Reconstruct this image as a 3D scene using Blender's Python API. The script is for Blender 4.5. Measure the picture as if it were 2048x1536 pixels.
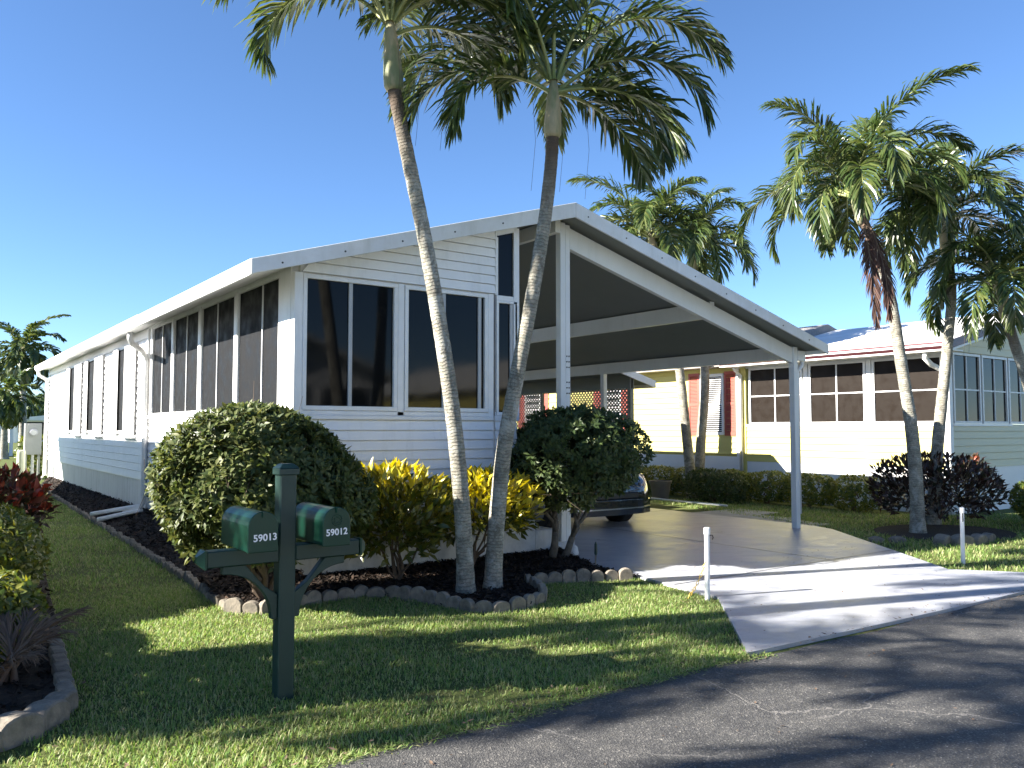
import bpy, math, random
import numpy as np
from mathutils import Vector, Matrix
random.seed(7); RNG = np.random.default_rng(7)
for o in list(bpy.data.objects): bpy.data.objects.remove(o)
SC = bpy.context.scene; COL = SC.collection
R = math.radians

# ------------------------------------------------------------------ camera, sky, sun, exposure
cam_d = bpy.data.cameras.new('camera'); cam = bpy.data.objects.new('camera', cam_d); COL.objects.link(cam)
cam.location = (-3.2, -8.09, 1.6); cam.rotation_euler = (R(90 + 3.11), 0, R(-35.96))
cam_d.sensor_width = 36; cam_d.lens = 1657 / 2048 * 36; cam_d.clip_end = 3000; cam_d.clip_start = 0.05
SC.camera = cam
SUN = Vector((-1.7, 0.55, 1.0)).normalized()          # towards the sun
elev = math.asin(SUN.z); azim = math.atan2(SUN.x, SUN.y)
w = bpy.data.worlds.new('World'); SC.world = w; w.use_nodes = True
nt = w.node_tree; bg = nt.nodes['Background']
sky = nt.nodes.new('ShaderNodeTexSky'); sky.sky_type = 'NISHITA'; sky.sun_disc = False
sky.sun_elevation = elev; sky.sun_rotation = azim; sky.air_density = 1.0; sky.dust_density = 0.0; sky.ozone_density = 6.5; sky.altitude = 1500
nt.links.new(sky.outputs[0], bg.inputs[0]); bg.inputs[1].default_value = 0.055
sd = bpy.data.lights.new('sun', 'SUN'); sd.energy = 5.0; sd.angle = R(0.55); sd.color = (1.0, 0.94, 0.84)
so = bpy.data.objects.new('sun', sd); COL.objects.link(so); so.rotation_euler = (-SUN).to_track_quat('-Z', 'Y').to_euler()
SC.view_settings.view_transform = 'Standard'; SC.view_settings.look = 'None'; SC.view_settings.gamma = 1
SC.view_settings.exposure = 2.2; SC.view_settings.use_curve_mapping = False
SC.render.engine = 'CYCLES'

# ------------------------------------------------------------------ materials
def newmat(name):
    m = bpy.data.materials.new(name); m.use_nodes = True
    return m, m.node_tree, m.node_tree.nodes['Principled BSDF']
def N(nt, t, **kw):
    n = nt.nodes.new(t)
    for k, v in kw.items():
        if k.startswith('i_'):
            key = k[2:]; key = int(key) if key.isdigit() else key.replace('_', ' ')
            n.inputs[key].default_value = v
        else: setattr(n, k, v)
    return n
def c4(c): return (c[0], c[1], c[2], 1)
def ramp(nt, src, stops):
    r = nt.nodes.new('ShaderNodeValToRGB'); e = r.color_ramp.elements
    while len(e) < len(stops): e.new(0.5)
    for el, (p, c) in zip(e, stops): el.position = p; el.color = c4(c) if len(c) == 3 else c
    nt.links.new(src, r.inputs[0]); return r
def noise(nt, vec, scale, detail=4, rough=0.6, dist=0):
    n = nt.nodes.new('ShaderNodeTexNoise'); n.inputs['Scale'].default_value = scale; n.inputs['Detail'].default_value = detail
    n.inputs['Roughness'].default_value = rough; n.inputs['Distortion'].default_value = dist
    nt.links.new(vec, n.inputs['Vector']); return n
def pos(nt, sx=1, sy=1, sz=1):
    g = nt.nodes.new('ShaderNodeNewGeometry'); m = nt.nodes.new('ShaderNodeMapping'); m.inputs['Scale'].default_value = (sx, sy, sz)
    nt.links.new(g.outputs['Position'], m.inputs['Vector']); return m.outputs[0]
def mixc(nt, fac, a, b, mode='MIX'):
    m = nt.nodes.new('ShaderNodeMix'); m.data_type = 'RGBA'; m.blend_type = mode
    for s, i in ((fac, 0), (a, 6), (b, 7)):
        if hasattr(s, 'is_linked'): nt.links.new(s, m.inputs[i])
        else: m.inputs[i].default_value = s if i == 0 else c4(s)
    return m.outputs[2]
def bump(nt, b, h, strength=0.3, dist=0.01):
    n = nt.nodes.new('ShaderNodeBump'); n.inputs['Strength'].default_value = strength; n.inputs['Distance'].default_value = dist
    nt.links.new(h, n.inputs['Height']); nt.links.new(n.outputs[0], b.inputs['Normal'])

def surf(name, a, b=None, scale=3, rough=0.5, bscale=40, bstr=0.0, bdist=0.004, spec=0.5, metal=0.0, stretch=(1, 1, 1), lo=0.35, hi=0.7, coat=0):
    m, nt, p = newmat(name); v = pos(nt, *stretch)
    b = b or tuple(x * 0.86 for x in a)
    n = noise(nt, v, scale, 6, 0.65)
    r = ramp(nt, n.outputs[0], [(lo, a), (hi, b)])
    nt.links.new(r.outputs[0], p.inputs['Base Color'])
    p.inputs['Roughness'].default_value = rough; p.inputs['Specular IOR Level'].default_value = spec; p.inputs['Metallic'].default_value = metal
    p.inputs['Coat Weight'].default_value = coat
    if bstr: bump(nt, p, noise(nt, v, bscale, 5, 0.7).outputs[0], bstr, bdist)
    return m
def leafmat(name, cols, trans=0.3, rough=0.38, spec=0.4, tcol=None):
    m, nt, p = newmat(name)
    g = nt.nodes.new('ShaderNodeNewGeometry'); oi = nt.nodes.new('ShaderNodeObjectInfo')
    ad = N(nt, 'ShaderNodeMath', operation='ADD'); nt.links.new(g.outputs['Random Per Island'], ad.inputs[0]); nt.links.new(oi.outputs['Random'], ad.inputs[1])
    fr = N(nt, 'ShaderNodeMath', operation='FRACT'); nt.links.new(ad.outputs[0], fr.inputs[0])
    k = len(cols); r = ramp(nt, fr.outputs[0], [(i / max(1, k - 1), c) for i, c in enumerate(cols)])
    nt.links.new(r.outputs[0], p.inputs['Base Color']); p.inputs['Roughness'].default_value = rough; p.inputs['Specular IOR Level'].default_value = spec
    t = nt.nodes.new('ShaderNodeBsdfTranslucent')
    hs = N(nt, 'ShaderNodeHueSaturation'); hs.inputs['Hue'].default_value = 0.485; hs.inputs['Saturation'].default_value = 1.15; hs.inputs['Value'].default_value = 1.7
    nt.links.new(r.outputs[0], hs.inputs['Color']); nt.links.new(hs.outputs[0], t.inputs['Color'])
    mx = nt.nodes.new('ShaderNodeMixShader'); mx.inputs[0].default_value = trans
    nt.links.new(p.outputs[0], mx.inputs[1]); nt.links.new(t.outputs[0], mx.inputs[2])
    nt.links.new(mx.outputs[0], nt.nodes['Material Output'].inputs['Surface'])
    return m

M = {}
M['white'] = surf('white_vinyl', (0.80, 0.80, 0.79), (0.74, 0.74, 0.73), 1.6, 0.42)
M['siding'] = surf('white_siding', (0.84, 0.84, 0.84), (0.80, 0.80, 0.80), 0.9, 0.45, 60, 0.05, 0.002)
def grime(m, amount=0.5):
    nt = m.node_tree; p = nt.nodes['Principled BSDF']; src = p.inputs['Base Color'].links[0].from_socket
    st = noise(nt, pos(nt, 3.0, 3.0, 0.35), 2.2, 6, 0.7); a = ramp(nt, st.outputs[0], [(0.52, (0, 0, 0)), (0.78, (amount,) * 3)])
    sp = noise(nt, pos(nt), 18, 5, 0.75); b = ramp(nt, sp.outputs[0], [(0.60, (0, 0, 0)), (0.74, (amount * 0.7,) * 3)])
    c = mixc(nt, a.outputs[0], src, (0.42, 0.42, 0.37)); c = mixc(nt, b.outputs[0], c, (0.50, 0.49, 0.44)); nt.links.new(c, p.inputs['Base Color'])
    w_ = noise(nt, pos(nt), 0.8, 2, 0.5); bump(nt, p, w_.outputs[0], 0.25, 0.02)
M['trim'] = surf('painted_aluminium', (0.78, 0.785, 0.79), (0.70, 0.70, 0.69), 2.5, 0.35)
M['fascia'] = surf('aluminium_fascia', (0.70, 0.71, 0.72), (0.60, 0.60, 0.59), 3.5, 0.4)
M['roofwhite'] = surf('white_roof_coating', (0.80, 0.80, 0.79), (0.66, 0.66, 0.64), 1.3, 0.85, spec=0.2)
M['mullion'] = surf('grey_mullion', (0.42, 0.43, 0.44), (0.36, 0.37, 0.38), 3, 0.4)
M['skirt'] = surf('skirting', (0.74, 0.735, 0.72), (0.66, 0.65, 0.63), 1.4, 0.5, 40, 0.05)
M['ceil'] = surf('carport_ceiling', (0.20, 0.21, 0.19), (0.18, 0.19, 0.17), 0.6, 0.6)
M['beam'] = surf('beam_paint', (0.72, 0.72, 0.70), (0.66, 0.66, 0.63), 1.5, 0.45)
M['conc'] = surf('painted_foundation', (0.60, 0.60, 0.59), (0.38, 0.39, 0.40), 5, 0.8, 30, 0.5, 0.01, lo=0.42, hi=0.72)
M['slab'] = surf('bare_concrete', (0.42, 0.40, 0.36), (0.30, 0.29, 0.26), 4, 0.85, 60, 0.4, 0.006)
M['stone'] = surf('edging_concrete', (0.25, 0.215, 0.17), (0.10, 0.09, 0.075), 9, 0.9, 50, 0.7, 0.01, lo=0.35, hi=0.68)
M['yellow'] = surf('yellow_siding', (0.58, 0.515, 0.165), (0.56, 0.49, 0.15), 0.8, 0.5, 60, 0.04, 0.002)
M['yellow_shaded'] = surf('yellow_siding_shaded', (0.60, 0.56, 0.37), (0.57, 0.53, 0.34), 0.8, 0.5, 60, 0.04, 0.002)  # copy of the yellow siding, the front wall's shaded look put into its colour
M['yskirt'] = surf('white_skirt_board', (0.80, 0.80, 0.80), (0.74, 0.74, 0.74), 1, 0.5)
M['red'] = surf('red_shutter_paint', (0.40, 0.085, 0.06), (0.36, 0.07, 0.05), 3, 0.5)
M['maroon'] = surf('maroon_gutter', (0.10, 0.022, 0.03), (0.07, 0.015, 0.02), 3, 0.4)
M['shingle'] = surf('grey_shingle', (0.30, 0.28, 0.26), (0.22, 0.21, 0.20), 14, 0.9, 30, 0.4)
M['green'] = surf('green_mailbox_paint', (0.006, 0.044, 0.028), (0.005, 0.036, 0.023), 3, 0.36, 90, 0.10, 0.002, spec=0.28)
M['dgreen'] = surf('green_post_plastic', (0.009, 0.036, 0.029), (0.007, 0.030, 0.024), 5, 0.5, 80, 0.08, 0.002)
M['pvc'] = surf('white_pvc', (0.80, 0.80, 0.80), (0.70, 0.70, 0.69), 6, 0.35)
M['digit'] = surf('white_decal', (0.82, 0.82, 0.84), (0.8, 0.8, 0.82), 3, 0.5)
M['black'] = surf('black_metal', (0.012, 0.012, 0.013), None, 3, 0.4)
M['rubber'] = surf('tyre_rubber', (0.018, 0.018, 0.018), (0.03, 0.03, 0.03), 8, 0.85)
M['carpaint'] = surf('black_car_paint', (0.008, 0.009, 0.010), None, 2, 0.18, coat=1.0)
M['chrome'] = surf('chrome', (0.6, 0.6, 0.6), None, 2, 0.15, metal=1)
M['lamp'] = surf('headlamp_lens', (0.55, 0.56, 0.58), (0.4, 0.4, 0.42), 8, 0.08, coat=1)
M['chain'] = surf('yellow_chain', (0.62, 0.42, 0.08), (0.5, 0.33, 0.06), 8, 0.5)
M['pot'] = surf('grey_planter', (0.16, 0.15, 0.13), (0.12, 0.11, 0.10), 6, 0.7)
M['soil'] = surf('soil', (0.03, 0.022, 0.016), (0.05, 0.037, 0.026), 20, 0.95, 40, 0.8, 0.02)
M['meter'] = surf('grey_meter_box', (0.46, 0.47, 0.45), (0.40, 0.41, 0.39), 4, 0.5)
M['blue'] = surf('blue_fabric', (0.08, 0.09, 0.35), (0.05, 0.05, 0.22), 10, 0.8, stretch=(8, 8, 0.3))
M['bark'] = surf('grey_bark', (0.15, 0.13, 0.10), (0.06, 0.05, 0.04), 14, 0.9, 50, 0.8, 0.01)
M['twig'] = surf('brown_twig', (0.13, 0.09, 0.06), (0.07, 0.05, 0.035), 12, 0.9)
M['shaft'] = surf('crownshaft', (0.17, 0.19, 0.095), (0.36, 0.30, 0.19), 5.5, 0.6, 30, 0.25, 0.006, stretch=(1, 1, 0.3), lo=0.42, hi=0.60, spec=0.3)
M['rachis'] = surf('frond_stalk', (0.16, 0.20, 0.06), (0.24, 0.24, 0.09), 2, 0.45)
M['dryrachis'] = surf('dry_stalk', (0.14, 0.09, 0.06), None, 2, 0.8)
M['dark_in'] = surf('dark_interior', (0.025, 0.024, 0.022), None, 1, 0.8)
for k_, a_ in (('siding', 0.28), ('white', 0.2), ('trim', 0.3), ('fascia', 0.4), ('skirt', 0.6), ('beam', 0.25), ('pvc', 0.35), ('conc', 0.8), ('roofwhite', 0.3)): grime(M[k_], a_)
M['leaf_palm'] = leafmat('palm_leaf', [(0.034, 0.060, 0.018), (0.048, 0.078, 0.022), (0.070, 0.098, 0.028), (0.105, 0.122, 0.038)], 0.28, 0.33, 0.5)
M['leaf_dry'] = leafmat('dry_palm_leaf', [(0.055, 0.028, 0.022), (0.085, 0.046, 0.036), (0.12, 0.075, 0.055)], 0.08, 0.7, 0.2)
M['leaf_straw'] = leafmat('dry_straw_leaf', [(0.12, 0.085, 0.06), (0.20, 0.14, 0.10), (0.09, 0.06, 0.045)], 0.1, 0.8, 0.2)
M['leaf_bush'] = leafmat('shrub_leaf', [(0.030, 0.050, 0.015), (0.055, 0.080, 0.022), (0.090, 0.112, 0.032), (0.13, 0.14, 0.048), (0.045, 0.070, 0.020)], 0.25, 0.48, 0.28)
M['leaf_dark'] = leafmat('dark_shrub_leaf', [(0.028, 0.048, 0.018), (0.044, 0.070, 0.022), (0.075, 0.10, 0.034)], 0.25, 0.48, 0.28)
M['leaf_hedge'] = leafmat('hedge_leaf', [(0.045, 0.075, 0.016), (0.075, 0.11, 0.022), (0.13, 0.15, 0.03), (0.20, 0.20, 0.032)], 0.28, 0.4, 0.4)
M['leaf_yel'] = leafmat('yellow_croton_leaf', [(0.44, 0.38, 0.03), (0.54, 0.46, 0.05), (0.28, 0.29, 0.03), (0.48, 0.38, 0.03)], 0.3, 0.32, 0.5)
M['leaf_ygr'] = leafmat('green_croton_leaf', [(0.05, 0.075, 0.014), (0.09, 0.10, 0.016), (0.16, 0.14, 0.018), (0.045, 0.07, 0.014)], 0.25, 0.32, 0.5)
M['leaf_red'] = leafmat('red_croton_leaf', [(0.22, 0.040, 0.025), (0.36, 0.10, 0.055), (0.08, 0.026, 0.018), (0.05, 0.055, 0.02), (0.12, 0.03, 0.02)], 0.2, 0.32, 0.5)
M['leaf_mar'] = leafmat('maroon_croton_leaf', [(0.035, 0.022, 0.015), (0.05, 0.022, 0.018), (0.022, 0.026, 0.012), (0.06, 0.03, 0.02)], 0.15, 0.35, 0.4)
M['leaf_far'] = leafmat('distant_leaf', [(0.035, 0.060, 0.022), (0.05, 0.085, 0.03), (0.07, 0.10, 0.035)], 0.2, 0.5, 0.3)
M['blade'] = leafmat('grass_blade', [(0.13, 0.225, 0.055), (0.17, 0.275, 0.07), (0.24, 0.305, 0.10), (0.37, 0.35, 0.19), (0.155, 0.25, 0.062)], 0.38, 0.5, 0.3)
M['chip'] = leafmat('mulch_chip', [(0.020, 0.014, 0.011), (0.035, 0.023, 0.017), (0.012, 0.010, 0.009), (0.075, 0.05, 0.036)], 0.0, 0.9, 0.2)

def glassmat(name, col, rough, spec):
    m, nt, p = newmat(name); v = pos(nt)
    p.inputs['Base Color'].default_value = c4(col); p.inputs['Specular IOR Level'].default_value = spec
    n = noise(nt, v, 6, 3, 0.5); r = ramp(nt, n.outputs[0], [(0.3, (rough,) * 3), (0.8, (rough * 2.2,) * 3)])
    nt.links.new(r.outputs[0], p.inputs['Roughness'])
    bump(nt, p, noise(nt, v, 1.3, 2, 0.5).outputs[0], 0.05, 0.02)
    return m
M['glass'] = glassmat('dark_window_glass', (0.006, 0.0062, 0.0065), 0.04, 0.16)
M['screen'] = glassmat('charcoal_screen', (0.014, 0.0145, 0.016), 0.4, 0.10)
M['yscreen'] = glassmat('brown_screen', (0.016, 0.012, 0.0095), 0.3, 0.10)

# trunk material: grey with rings and lichen
def trunkmat():
    m, nt, p = newmat('palm_trunk'); at = N(nt, 'ShaderNodeAttribute', attribute_name='along')
    g = pos(nt)
    n1 = noise(nt, g, 9, 6, 0.7); n2 = noise(nt, g, 38, 5, 0.7); n3 = noise(nt, g, 5.5, 5, 0.65)
    base = ramp(nt, n1.outputs[0], [(0.30, (0.42, 0.38, 0.31)), (0.50, (0.31, 0.28, 0.23)), (0.68, (0.17, 0.16, 0.13))])
    lich = ramp(nt, n2.outputs[0], [(0.46, (0, 0, 0)), (0.62, (1, 1, 1))])
    c = mixc(nt, lich.outputs[0], base.outputs[0], (0.20, 0.215, 0.175))
    mu = N(nt, 'ShaderNodeMath', operation='MULTIPLY'); nt.links.new(at.outputs['Fac'], mu.inputs[0]); mu.inputs[1].default_value = 1.0
    ad = N(nt, 'ShaderNodeMath', operation='MULTIPLY_ADD'); nt.links.new(n3.outputs[0], ad.inputs[0]); ad.inputs[1].default_value = 0.10; nt.links.new(mu.outputs[0], ad.inputs[2])
    sn = N(nt, 'ShaderNodeMath', operation='MULTIPLY'); nt.links.new(ad.outputs[0], sn.inputs[0]); sn.inputs[1].default_value = 30.0
    fr = N(nt, 'ShaderNodeMath', operation='FRACT'); nt.links.new(sn.outputs[0], fr.inputs[0])
    ring = ramp(nt, fr.outputs[0], [(0.0, (0.42, 0.40, 0.38)), (0.16, (0.6, 0.58, 0.55)), (0.26, (1, 1, 1)), (1.0, (0.95, 0.95, 0.95))])
    c = mixc(nt, 0.75, c, ring.outputs[0], 'MULTIPLY')
    tp = N(nt, 'ShaderNodeAttribute', attribute_name='topness')
    tr = ramp(nt, tp.outputs['Fac'], [(0.80, (0, 0, 0)), (0.97, (1, 1, 1))])
    bl_ = ramp(nt, noise(nt, g, 4.2, 6, 0.75, 0.8).outputs[0], [(0.50, (0, 0, 0)), (0.60, (0.75, 0.75, 0.75))])
    c = mixc(nt, bl_.outputs[0], c, (0.40, 0.40, 0.36))
    dk_ = ramp(nt, noise(nt, g, 6.5, 6, 0.8, 0.6).outputs[0], [(0.50, (0, 0, 0)), (0.62, (0.85, 0.85, 0.85))])
    c = mixc(nt, dk_.outputs[0], c, (0.12, 0.11, 0.088))
    c = mixc(nt, tr.outputs[0], c, (0.085, 0.06, 0.042))
    nt.links.new(c, p.inputs['Base Color']); p.inputs['Roughness'].default_value = 0.9
    ht = N(nt, 'ShaderNodeMath', operation='ADD'); nt.links.new(ring.outputs[0], ht.inputs[0]); nt.links.new(n2.outputs[0], ht.inputs[1])
    bump(nt, p, ht.outputs[0], 0.7, 0.012)
    return m
M['trunk'] = trunkmat()

def groundmat():
    m, nt, p = newmat('lawn_soil_and_thatch'); v = pos(nt)
    n1 = noise(nt, v, 0.7, 5, 0.6); n2 = noise(nt, v, 26, 6, 0.75); n3 = noise(nt, v, 2.8, 4, 0.6)
    a = ramp(nt, n2.outputs[0], [(0.3, (0.04, 0.052, 0.016)), (0.55, (0.11, 0.135, 0.04)), (0.75, (0.20, 0.20, 0.085))])
    d = ramp(nt, n3.outputs[0], [(0.55, (0, 0, 0)), (0.72, (0.7, 0.7, 0.7))])
    c = mixc(nt, d.outputs[0], a.outputs[0], (0.12, 0.10, 0.05))
    nt.links.new(c, p.inputs['Base Color']); p.inputs['Roughness'].default_value = 0.95; p.inputs['Specular IOR Level'].default_value = 0.15
    bump(nt, p, n2.outputs[0], 0.8, 0.03)
    return m
M['ground'] = groundmat()
def asphaltmat():
    m, nt, p = newmat('asphalt'); v = pos(nt)
    n1 = noise(nt, v, 0.5, 5, 0.6); n2 = noise(nt, v, 160, 4, 0.8); n4 = noise(nt, v, 5, 5, 0.7)
    vo = N(nt, 'ShaderNodeTexVoronoi', feature='DISTANCE_TO_EDGE'); vo.inputs['Scale'].default_value = 0.75; vo.inputs['Randomness'].default_value = 1
    dn = noise(nt, v, 2.2, 4, 0.7); mv = N(nt, 'ShaderNodeVectorMath', operation='MULTIPLY_ADD')
    nt.links.new(dn.outputs['Color'], mv.inputs[0]); mv.inputs[1].default_value = (0.30, 0.30, 0.30); nt.links.new(v, mv.inputs[2]); nt.links.new(mv.outputs[0], vo.inputs['Vector'])
    cr = ramp(nt, vo.outputs['Distance'], [(0.0, (0.9, 0.9, 0.9)), (0.003, (0.6, 0.6, 0.6)), (0.007, (0, 0, 0))])
    gate = ramp(nt, noise(nt, v, 0.9, 3, 0.5).outputs[0], [(0.44, (0, 0, 0)), (0.54, (1, 1, 1))])
    cm = N(nt, 'ShaderNodeMath', operation='MULTIPLY'); nt.links.new(cr.outputs[0], cm.inputs[0]); nt.links.new(gate.outputs[0], cm.inputs[1])
    vs = N(nt, 'ShaderNodeTexVoronoi'); vs.inputs['Scale'].default_value = 120; nt.links.new(v, vs.inputs['Vector'])
    sp = ramp(nt, vs.outputs['Color'], [(0.0, (0.036, 0.036, 0.038)), (0.55, (0.052, 0.052, 0.053)), (0.85, (0.105, 0.102, 0.098)), (1.0, (0.26, 0.25, 0.235))])
    pt = ramp(nt, n4.outputs[0], [(0.30, (0.60, 0.60, 0.62)), (0.5, (1.0, 0.99, 0.97)), (0.72, (1.45, 1.40, 1.32))])
    c = mixc(nt, 1.0, sp.outputs[0], pt.outputs[0], 'MULTIPLY')
    c = mixc(nt, cm.outputs[0], c, (0.17, 0.16, 0.15))
    nt.links.new(c, p.inputs['Base Color']); p.inputs['Roughness'].default_value = 0.72; p.inputs['Specular IOR Level'].default_value = 0.45
    hh = N(nt, 'ShaderNodeMath', operation='SUBTRACT'); nt.links.new(vs.outputs['Distance'], hh.inputs[0]); nt.links.new(cm.outputs[0], hh.inputs[1])
    bump(nt, p, hh.outputs[0], 0.55, 0.008)
    return m
M['asphalt'] = asphaltmat()
def drivemat():
    m, nt, p = newmat('painted_driveway'); v = pos(nt); vs = pos(nt, 1.0, 3.2, 1)
    rot = nt.nodes.new('ShaderNodeMapping'); rot.inputs['Rotation'].default_value = (0, 0, R(36)); nt.links.new(v, rot.inputs['Vector'])
    st = nt.nodes.new('ShaderNodeMapping'); st.inputs['Scale'].default_value = (1.0, 2.4, 1); nt.links.new(rot.outputs[0], st.inputs['Vector'])
    n1 = noise(nt, st.outputs[0], 1.6, 7, 0.72, 0.6); n2 = noise(nt, v, 90, 4, 0.7); n3 = noise(nt, v, 0.6, 3, 0.5)
    c = ramp(nt, n1.outputs[0], [(0.33, (0.17, 0.185, 0.235)), (0.44, (0.29, 0.305, 0.36)), (0.53, (0.38, 0.395, 0.44)), (0.68, (0.45, 0.45, 0.455))])
    t = ramp(nt, n3.outputs[0], [(0.5, (0, 0, 0)), (0.75, (0.5, 0.5, 0.5))])
    cc = mixc(nt, t.outputs[0], c.outputs[0], (0.40, 0.39, 0.385))
    nt.links.new(cc, p.inputs['Base Color'])
    rr = ramp(nt, n1.outputs[0], [(0.3, (0.26,) * 3), (0.6, (0.42,) * 3), (0.85, (0.6,) * 3)]); nt.links.new(rr.outputs[0], p.inputs['Roughness'])
    p.inputs['Specular IOR Level'].default_value = 0.38
    ad = N(nt, 'ShaderNodeMath', operation='MULTIPLY_ADD'); nt.links.new(n1.outputs[0], ad.inputs[0]); ad.inputs[1].default_value = 2.0; nt.links.new(n2.outputs[0], ad.inputs[2])
    bump(nt, p, ad.outputs[0], 0.5, 0.005)
    return m
M['drive'] = drivemat()
M['mulch'] = surf('mulch_bed', (0.016, 0.012, 0.010), (0.040, 0.027, 0.020), 30, 0.95, 60, 1.0, 0.03)

# ------------------------------------------------------------------ mesh helpers
ORG = {}
class MB:
    def __init__(s): s.v = []; s.f = []; s.mi = []; s.cur = 0
    def add(s, vs, fs):
        o = len(s.v); s.v += [tuple(q) for q in vs]; s.f += [tuple(i + o for i in f) for f in fs]; s.mi += [s.cur] * len(fs); return s
    def box(s, x0, x1, y0, y1, z0, z1):
        return s.add([(x0, y0, z0), (x1, y0, z0), (x1, y1, z0), (x0, y1, z0), (x0, y0, z1), (x1, y0, z1), (x1, y1, z1), (x0, y1, z1)],
                     [(0, 3, 2, 1), (4, 5, 6, 7), (0, 1, 5, 4), (1, 2, 6, 5), (2, 3, 7, 6), (3, 0, 4, 7)])
    def prism(s, poly, ax, a, b):
        """poly in the two other axes (in order x,y,z without ax), extruded from a to b along ax"""
        n = len(poly)
        def mk(p, t): q = list(p); q.insert(ax, t); return tuple(q)
        vs = [mk(p, a) for p in poly] + [mk(p, b) for p in poly]
        fs = [tuple(range(n))[::-1], tuple(range(n, 2 * n))] + [(i, (i + 1) % n, n + (i + 1) % n, n + i) for i in range(n)]
        return s.add(vs, fs)
    def tube(s, pts, rad, seg=8, cap=True):
        pts = [Vector(p) for p in pts]; n = len(pts)
        if not hasattr(rad, '__len__'): rad = [rad] * n
        vs = []; up = Vector((0.13, 0.31, 0.94)).normalized()
        for i, p in enumerate(pts):
            t = (pts[min(i + 1, n - 1)] - pts[max(i - 1, 0)]).normalized()
            a = t.cross(up)
            if a.length < 0.2: a = t.cross(Vector((1, 0, 0)))
            a.normalize(); b = t.cross(a)
            for k in range(seg):
                an = 2 * math.pi * k / seg; vs.append(p + (a * math.cos(an) + b * math.sin(an)) * rad[i])
        fs = [(i * seg + k, i * seg + (k + 1) % seg, (i + 1) * seg + (k + 1) % seg, (i + 1) * seg + k) for i in range(n - 1) for k in range(seg)]
        if cap: fs += [tuple(range(seg)), tuple(range((n - 1) * seg, n * seg))[::-1]]
        return s.add(vs, fs)
    def bar(s, a, b, w, h, up=(0, 0, 1)):
        a = Vector(a); b = Vector(b); t = (b - a).normalized(); u = Vector(up); sd_ = t.cross(u).normalized(); u = sd_.cross(t)
        vs = []
        for p in (a, b):
            for i, j in ((-1, -1), (1, -1), (1, 1), (-1, 1)): vs.append(p + sd_ * (w / 2 * i) + u * (h / 2 * j))
        return s.add(vs, [(0, 1, 2, 3), (7, 6, 5, 4), (0, 4, 5, 1), (1, 5, 6, 2), (2, 6, 7, 3), (3, 7, 4, 0)])
    def lathe(s, prof, c=(0, 0, 0), seg=20):
        n = len(prof); vs = [(c[0] + r * math.cos(2 * math.pi * k / seg), c[1] + r * math.sin(2 * math.pi * k / seg), c[2] + z) for r, z in prof for k in range(seg)]
        fs = [(i * seg + k, i * seg + (k + 1) % seg, (i + 1) * seg + (k + 1) % seg, (i + 1) * seg + k) for i in range(n - 1) for k in range(seg)]
        fs += [tuple(range(seg))[::-1], tuple(range((n - 1) * seg, n * seg))]
        return s.add(vs, fs)
def mesh_np(name, verts, faces_tri, mats, midx=None):
    me = bpy.data.meshes.new(name); nv = len(verts); nf = len(faces_tri)
    me.vertices.add(nv); me.vertices.foreach_set('co', np.ascontiguousarray(verts, dtype=np.float32).ravel())
    me.loops.add(nf * 3); me.loops.foreach_set('vertex_index', np.ascontiguousarray(faces_tri, dtype=np.int32).ravel())
    me.polygons.add(nf); me.polygons.foreach_set('loop_start', np.arange(0, nf * 3, 3, dtype=np.int32))
    me.polygons.foreach_set('loop_total', np.full(nf, 3, dtype=np.int32))
    for m in mats: me.materials.append(m)
    if midx is not None: me.polygons.foreach_set('material_index', np.asarray(midx, dtype=np.int32))
    me.update(calc_edges=True); me.validate(); return me
def mk(name, mb, mats, off=(0, 0, 0), smooth=False):
    me = bpy.data.meshes.new(name)
    me.from_pydata([(x - off[0], y - off[1], z - off[2]) for x, y, z in mb.v], [], mb.f)
    for m in (mats if isinstance(mats, (list, tuple)) else [mats]): me.materials.append(m)
    if any(mb.mi): me.polygons.foreach_set('material_index', mb.mi)
    if smooth:
        me.polygons.foreach_set('use_smooth', [True] * len(me.polygons))
    import bmesh
    b = bmesh.new(); b.from_mesh(me); bmesh.ops.recalc_face_normals(b, faces=b.faces); b.to_mesh(me); b.free()
    return me
def bev(o, wd=0.004, seg=1):
    md = o.modifiers.new('edge', 'BEVEL'); md.width = wd; md.segments = seg; md.limit_method = 'ANGLE'; md.angle_limit = R(40); return o
def tag(o, label, cat=None, group=None, kind=None):
    if label: o['label'] = label
    if cat: o['category'] = cat
    if group: o['group'] = group
    if kind: o['kind'] = kind
    return o
def thing(name, label, cat, loc, group=None):
    o = bpy.data.objects.new(name, None); COL.objects.link(o); o.location = loc; o.empty_display_size = 0.2
    ORG[o.name] = tuple(loc); return tag(o, label, cat, group)
def part(name, mb, mats, parent, label=None, smooth=False, bevel=0, kind=None):
    off = ORG[parent.name]; me = mb if isinstance(mb, bpy.types.Mesh) else mk(name, mb, M[mats] if isinstance(mats, str) else mats, off, smooth)
    o = bpy.data.objects.new(name, me); COL.objects.link(o); o.parent = parent; ORG[o.name] = off
    if bevel: bev(o, bevel)
    return tag(o, label, kind=kind)
def inst(name, me, parent, loc, rot=(0, 0, 0), scale=(1, 1, 1)):
    """a piece sharing mesh data, at a world location, under parent (parts carry no transform of their own)"""
    o = bpy.data.objects.new(name, me); COL.objects.link(o); o.parent = parent; off = ORG[parent.name]
    o.location = (loc[0] - off[0], loc[1] - off[1], loc[2] - off[2]); o.rotation_euler = rot; o.scale = scale
    ORG[o.name] = off; return o
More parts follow.
